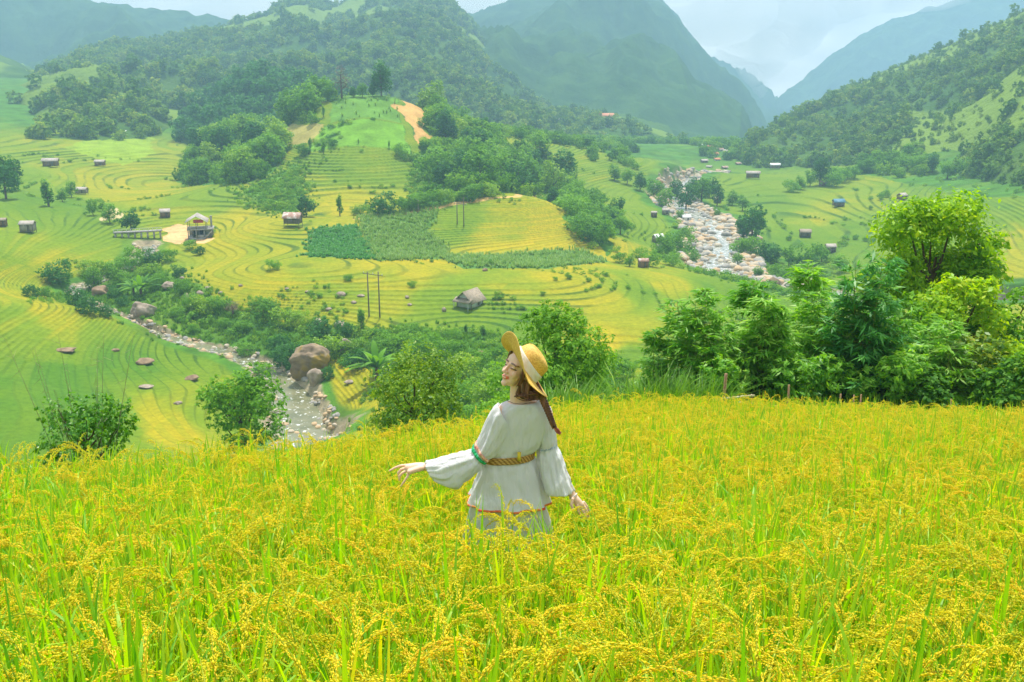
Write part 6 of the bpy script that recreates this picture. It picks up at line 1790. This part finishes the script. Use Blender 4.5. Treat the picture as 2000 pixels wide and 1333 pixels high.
slL, SA = sleeve('sleeve', LP, LD, [.075, .072, .066, .062, .052, .050, .060, .064, .066, .066, .062], 1)
RP = [((1069, 789), (1040, 828)), ((1077, 802), (1042, 840)), ((1081, 825), (1048, 853)), ((1085, 852), (1051, 866)), ((1087, 866), (1051, 874)), ((1089, 874), (1050, 882)), ((1097, 888), (1051, 898)), ((1103, 908), (1055, 920)), ((1112, 934), (1060, 942)), ((1121, 958), (1066, 962))]
RDy = [0.035, 0.035, 0.03, 0.025, 0.02, 0.02, 0.01, -0.005, -0.03, -0.045]
slR, SB = sleeve('sleeve', RP, RDy, [.072, .070, .064, .060, .054, .054, .062, .066, .068, .070], 2)
def sband(A, i0, i1, grow, nm, m): return band_from(A, i0, i1, grow, nm, m)
sband(SA, 26, 30, 0.002, 'sleeve_band', M_GREENB); sband(SA, 23, 26, 0.001, 'sleeve_trim', M_PINKB)
sband(SB, 24, 28, 0.002, 'sleeve_band', M_BLUEB); sband(SB, 22, 24, 0.001, 'sleeve_trim', M_PINKB)
# bracelet
th = np.linspace(0, 2 * np.pi, 25); dirw = norm(lm(1126, 978, -.06) - wR); a_ = norm(np.cross(dirw, [0, 1, 0])); b2 = np.cross(dirw, a_)
ring = wR + dirw * 0.012 + a_ * (0.0262 * np.cos(th))[:, None] + b2 * (0.0262 * np.sin(th))[:, None]
v, f = tube_np(ring, 0.0028, 6); obj('bracelet', mesh_np('bracelet', v, f, [mat_noise('silver', [(0.3, (0.5, 0.5, 0.5)), (0.7, (0.7, 0.7, 0.7))], 5.0, 2, 0.3)], True), person)
# thin necklace cord on the nape
cord = np.array([B(991, 783, -0.045), B(1003, 788, -0.058), B(1020, 790, -0.06), B(1038, 786, -0.045)])
v, f = tube_np(np.stack([np.interp(np.linspace(0, 3, 16), range(4), cord[:, i]) for i in range(3)], 1), 0.0015, 5); obj('necklace', mesh_np('necklace', v, f, [MW['dark']], True), person)

# hair --------------------------------------------------------------
m_hair, nt, b, n, l = mat('brown_hair')
tc = n.new('ShaderNodeTexCoord'); mp = n.new('ShaderNodeMapping'); mp.inputs['Scale'].default_value = (60, 60, 6)
nz = n.new('ShaderNodeTexNoise'); nz.inputs['Scale'].default_value = 1.5; nz.inputs['Detail'].default_value = 3
l.new(tc.outputs['Object'], mp.inputs['Vector']); l.new(mp.outputs['Vector'], nz.inputs['Vector'])
l.new(ramp(nt, nz.outputs['Fac'], [(0.3, (0.06, 0.022, 0.013)), (0.55, (0.16, 0.062, 0.034)), (0.75, (0.32, 0.14, 0.08))]), b.inputs['Base Color'])
b.inputs['Roughness'].default_value = 0.38
m_tip = mat_noise('reddish_hair', [(0.3, (0.30, 0.06, 0.04)), (0.7, (0.55, 0.18, 0.12))], 60.0, 3, 0.45)
g = Geo()
add_ell(g, HL((0, -0.024, 0.036)), np.array((0.083, 0.096, 0.092)) * HS, HR)
add_ell(g, HL((0, -0.060, -0.028)), np.array((0.068, 0.052, 0.062)) * HS, HR)
hair = obj('hair', g.mesh('hair', [m_hair], True), person)
def strand(pts, r0, r1, nm='hair_lock', m=None, nn=7, spread=0.006, seed=0):
    rng = np.random.default_rng(seed); g = Geo(); pts = np.array(pts)
    t = np.linspace(0, len(pts) - 1, 18)
    p = np.stack([np.interp(t, np.arange(len(pts)), pts[:, i]) for i in range(3)], 1)
    pad = np.r_[p[:1], p, p[-1:]]; p = (pad[:-2] + pad[1:-1] * 2 + pad[2:]) / 4
    for k in range(nn):
        o = rng.normal(size=3) * spread; e = rng.normal(size=3) * spread
        s = np.linspace(0, 1, 18)[:, None]
        q = p + o * np.sin(s * np.pi) + e * s * 0.6
        v, f = tube_np(q, np.interp(np.linspace(0, 1, 18), [0, .4, 1], [r0, r0 * 0.9, r1]) * rng.uniform(0.7, 1.1), 6); g.add(v, f)
    return obj(nm, g.mesh(nm, [m or m_hair], True), person)
# camera-side face frame: her left side is local -x
strand([HL((-0.050, 0.058, 0.085)), HL((-0.072, 0.044, 0.045)), HL((-0.080, 0.030, 0.0)), HL((-0.079, 0.026, -0.045)), HL((-0.070, 0.030, -0.085))], .0075, .002, nn=9, spread=.005, seed=1)
strand([HL((-0.020, 0.078, 0.088)), HL((-0.050, 0.062, 0.080)), HL((-0.074, 0.034, 0.055)), HL((-0.084, 0.0, 0.02))], .008, .004, nn=8, spread=.005, seed=2)
strand([HL((0.030, 0.078, 0.085)), HL((0.060, 0.056, 0.060)), HL((0.072, 0.040, 0.0)), HL((0.068, 0.035, -0.06))], .007, .002, nn=6, spread=.005, seed=3)
strand([B(1004, 775, -0.055), B(1020, 772, -0.075), B(1040, 768, -0.08), B(1056, 772, -0.07)], .004, .006, nn=10, spread=.006, seed=4)
strand([HL((-0.06, -0.05, -0.02)), HL((-0.055, -0.075, -0.06)), B(1048, 765, -0.06), B(1060, 778, -0.06)], .012, .010, nn=10, spread=.010, seed=5)
strand([HL((-0.078, 0.0, 0.0)), HL((-0.078, -0.02, -0.05)), B(1030, 772, -0.07), B(1052, 775, -0.07)], .010, .008, nn=12, spread=.010, seed=7)
strand([HL((-0.070, 0.02, -0.07)), B(1012, 772, -0.065), B(1030, 778, -0.078), B(1054, 778, -0.07)], .0035, .005, nn=14, spread=.008, seed=8)
# braid
bp_ = np.array([B(1058, 776, -0.06), B(1066, 793, -0.07), B(1073, 811, -0.075), B(1079, 826, -0.08), B(1083, 836, -0.08)])
tt = np.linspace(0, 4, 15); bp_i = np.stack([np.interp(tt, range(5), bp_[:, i]) for i in range(3)], 1)
g = Geo(); tgb = norm(np.gradient(bp_i, axis=0)); sd = norm(np.cross(tgb, [0, 1, 0]))
for i in range(15):
    w = 0.017 * (1 - 0.35 * i / 14)
    for s in (-1, 1):
        c = bp_i[i] + sd[i] * s * w * 0.5 + (tgb[i] * 0.006 * s)
        z = norm(tgb[i] + sd[i] * s * 0.8); y = np.array([0, -1.0, 0]); x = norm(np.cross(y, z)); y = np.cross(z, x)
        add_ell(g, c, (w * 0.55, w * 0.62, w * 1.15), np.stack([x, y, z], 1))
obj('braid', g.mesh('braid', [m_hair], True), person)
strand([B(1083, 835, -0.08), B(1088, 842, -0.082), B(1094, 848, -0.08)], .006, .002, 'braid_tip', m_tip, 9, .007, 6)
g = Geo(); add_ell(g, B(1082, 833, -0.08), (.011, .011, .008)); obj('hair_tie', g.mesh('hair_tie', [MW['black']], True), person)

# straw hat ---------------------------------------------------------
m_straw, nt, b, n, l = mat('straw_hat')
tc = n.new('ShaderNodeTexCoord'); nz = n.new('ShaderNodeTexNoise'); nz.inputs['Scale'].default_value = 120; nz.inputs['Detail'].default_value = 2
at = n.new('ShaderNodeAttribute'); at.attribute_name = 'row'
wv = n.new('ShaderNodeMath'); wv.operation = 'SINE'; l.new(at.outputs['Fac'], wv.inputs[0])
l.new(tc.outputs['Object'], nz.inputs['Vector'])
sm_ = n.new('ShaderNodeMath'); sm_.operation = 'MULTIPLY_ADD'; l.new(wv.outputs[0], sm_.inputs[0]); sm_.inputs[1].default_value = 0.16; l.new(nz.outputs['Fac'], sm_.inputs[2])
l.new(ramp(nt, sm_.outputs[0], [(0.25, (0.52, 0.25, 0.035)), (0.5, (0.76, 0.44, 0.07)), (0.75, (0.86, 0.58, 0.13))]), b.inputs['Base Color'])
b.inputs['Roughness'].default_value = 0.6
bp = n.new('ShaderNodeBump'); bp.inputs['Strength'].default_value = 0.6; bp.inputs['Distance'].default_value = 0.003; l.new(sm_.outputs[0], bp.inputs['Height']); l.new(bp.outputs['Normal'], b.inputs['Normal'])
hn = np.array([0.82, 0.06, 0.56]); hn /= np.linalg.norm(hn)              # hat axis
hc = B(1024, 716, 0.0)
hf = B(983, 655, 0.0) - B(1061, 777, 0.0); hf -= hn * (hf @ hn); hf /= np.linalg.norm(hf)   # towards the front of the brim
hs = np.cross(hn, hf)
KH = 72; ph = np.arange(KH) * 2 * np.pi / KH
prof = [(0.0, 0.118), (0.03, 0.119), (0.06, 0.117), (0.080, 0.108), (0.090, 0.092), (0.094, 0.06), (0.100, 0.03), (0.105, 0.006), (0.110, 0.0), (0.130, -0.001), (0.155, -0.001), (0.180, 0.0), (0.203, 0.003), (0.206, 0.0), (0.203, -0.003), (0.18, -0.006), (0.150, -0.007), (0.118, -0.006), (0.103, 0.0), (0.095, 0.03), (0.088, 0.06)]
rings = []; row = []; tw_ = 1.0 if hs[1] < 0 else -1.0
for i, (r, z) in enumerate(prof):
    c, s = np.cos(ph), np.sin(ph)
    sx = 1.0; zz = np.full(KH, z)
    if r > 0.104:                                     # brim: front flicked up, sides dip
        k = (r - 0.104) / 0.10
        zz = zz + k * (0.03 * np.clip(c, 0, 1) ** 3 + tw_ * 0.075 * np.clip(c + 0.15, 0, 1) ** 0.9 * s + 0.010 * np.cos(2 * ph) + 0.006 * np.sin(3 * ph + 0.6)) 
    if z > 0.09: zz = zz - 0.016 * np.exp(-(s * r / 0.03) ** 2) * (0.3 + 0.7 * (c * r + 0.1) / 0.2)
    rings.append(hc + hf * (c * r * 1.04)[:, None] + hs * (s * r * 0.97)[:, None] + hn * zz[:, None])
    row.append(np.full(KH, (r * 1.0 + (0.2 - z)) * 900))
me = mesh_np('hat', np.array(rings).reshape(-1, 3), grid_faces(len(prof), KH, True), [m_straw], True); set_attr(me, 'row', np.array(row).ravel())
hat = obj('hat', me, person); sd_ = hat.modifiers.new('smooth', 'SUBSURF'); sd_.levels = 1; sd_.render_levels = 1
rb = []
for z, r in ((0.004, 0.1085), (0.018, 0.1055), (0.034, 0.1035), (0.046, 0.101), (0.049, 0.099)):
    wob = 0.0015 * np.sin(ph * 9 + z * 200)
    rb.append(hc + hf * (np.cos(ph) * (r + wob) * 1.04)[:, None] + hs * (np.sin(ph) * (r + wob) * 0.97)[:, None] + np.outer(np.ones(KH), hn * z))
rib = obj('hat_ribbon', mesh_np('hat_ribbon', np.array(rb).reshape(-1, 3), grid_faces(len(rb), KH, True), [cloth_mat('ribbon_linen', (0.78, 0.76, 0.70), 0.1, 60.0, 0.5)], True), hat)
# ------------------------------------------------------------------ haze
def build_haze():
    x0, x1, y0, y1, z0, z1 = -1700, 1700, -1700, 2560, -75, 430
    V = [(x, y, z) for z in (z0, z1) for y in (y0, y1) for x in (x0, x1)]
    Fc = [(0, 2, 3, 1), (4, 5, 7, 6), (0, 1, 5, 4), (2, 6, 7, 3), (0, 4, 6, 2), (1, 3, 7, 5)]
    me = mesh_np('haze', V, np.array(Fc))
    m = bpy.data.materials.new('haze_air'); m.use_nodes = True
    nt = m.node_tree; nt.nodes.clear()
    out = nt.nodes.new('ShaderNodeOutputMaterial')
    v = nt.nodes.new('ShaderNodeVolumePrincipled')
    v.inputs['Color'].default_value = (0.41, 0.66, 0.90, 1)
    v.inputs['Density'].default_value = 0.00050
    v.inputs['Anisotropy'].default_value = 0.0
    nt.links.new(v.outputs[0], out.inputs['Volume'])
    me.materials.append(m)
    tag(obj('haze', me), 'pale blue haze filling the valley', 'haze', kind='stuff')
build_haze()

# clouds hanging on the farthest mountains, beyond the haze
def cloud(name, blobs, dens, label, seed):
    rng = np.random.default_rng(seed); g = Geo()
    for px, py, Y, rx, ry, rz in blobs:
        V, f4, f3 = ellipsoid((0, 0, 0), (1, 1, 1), None, 28, 16)
        nn = 1 + 0.22 * fbm(V[:, 0] * 1.7 + px, V[:, 2] * 1.7 + V[:, 1], seed, 3)
        V = V * nn[:, None] * np.array([rx, ry, rz]) + P(px, py, Y); n0 = g.n
        g.add(V, f4); g.F3.append(f3 + n0); g.m3.append(np.zeros(len(f3)))
    m = bpy.data.materials.new(name); m.use_nodes = True; nt = m.node_tree; nt.nodes.clear()
    out = nt.nodes.new('ShaderNodeOutputMaterial'); v = nt.nodes.new('ShaderNodeVolumePrincipled')
    v.inputs['Color'].default_value = (1, 0.97, 0.93, 1); v.inputs['Density'].default_value = dens
    nt.links.new(v.outputs[0], out.inputs['Volume'])
    tag(obj(name, g.mesh(name, [m], True)), label, 'cloud', kind='stuff')
cloud('cloud', [(1400,20,2780,150,90,95),(1500,40,2800,170,95,110),(1470,110,2830,110,70,75),(1600,-10,2790,190,95,80),(1740,-30,2790,230,95,70),(1900,-60,2800,240,100,70),(1450,170,2840,70,50,55),(1290,-30,2770,140,60,60)], 0.006, 'white cloud filling the gap between the mountains at the upper right', 3)
cloud('cloud', [(180,-25,2780,170,80,42),(330,-15,2790,170,80,40),(470,5,2800,130,70,35),(620,0,2790,110,70,40),(-40,-50,2790,150,80,35),(940,5,2780,120,70,45)], 0.005, 'thin grey cloud lying on the mountain tops at the upper left', 4)
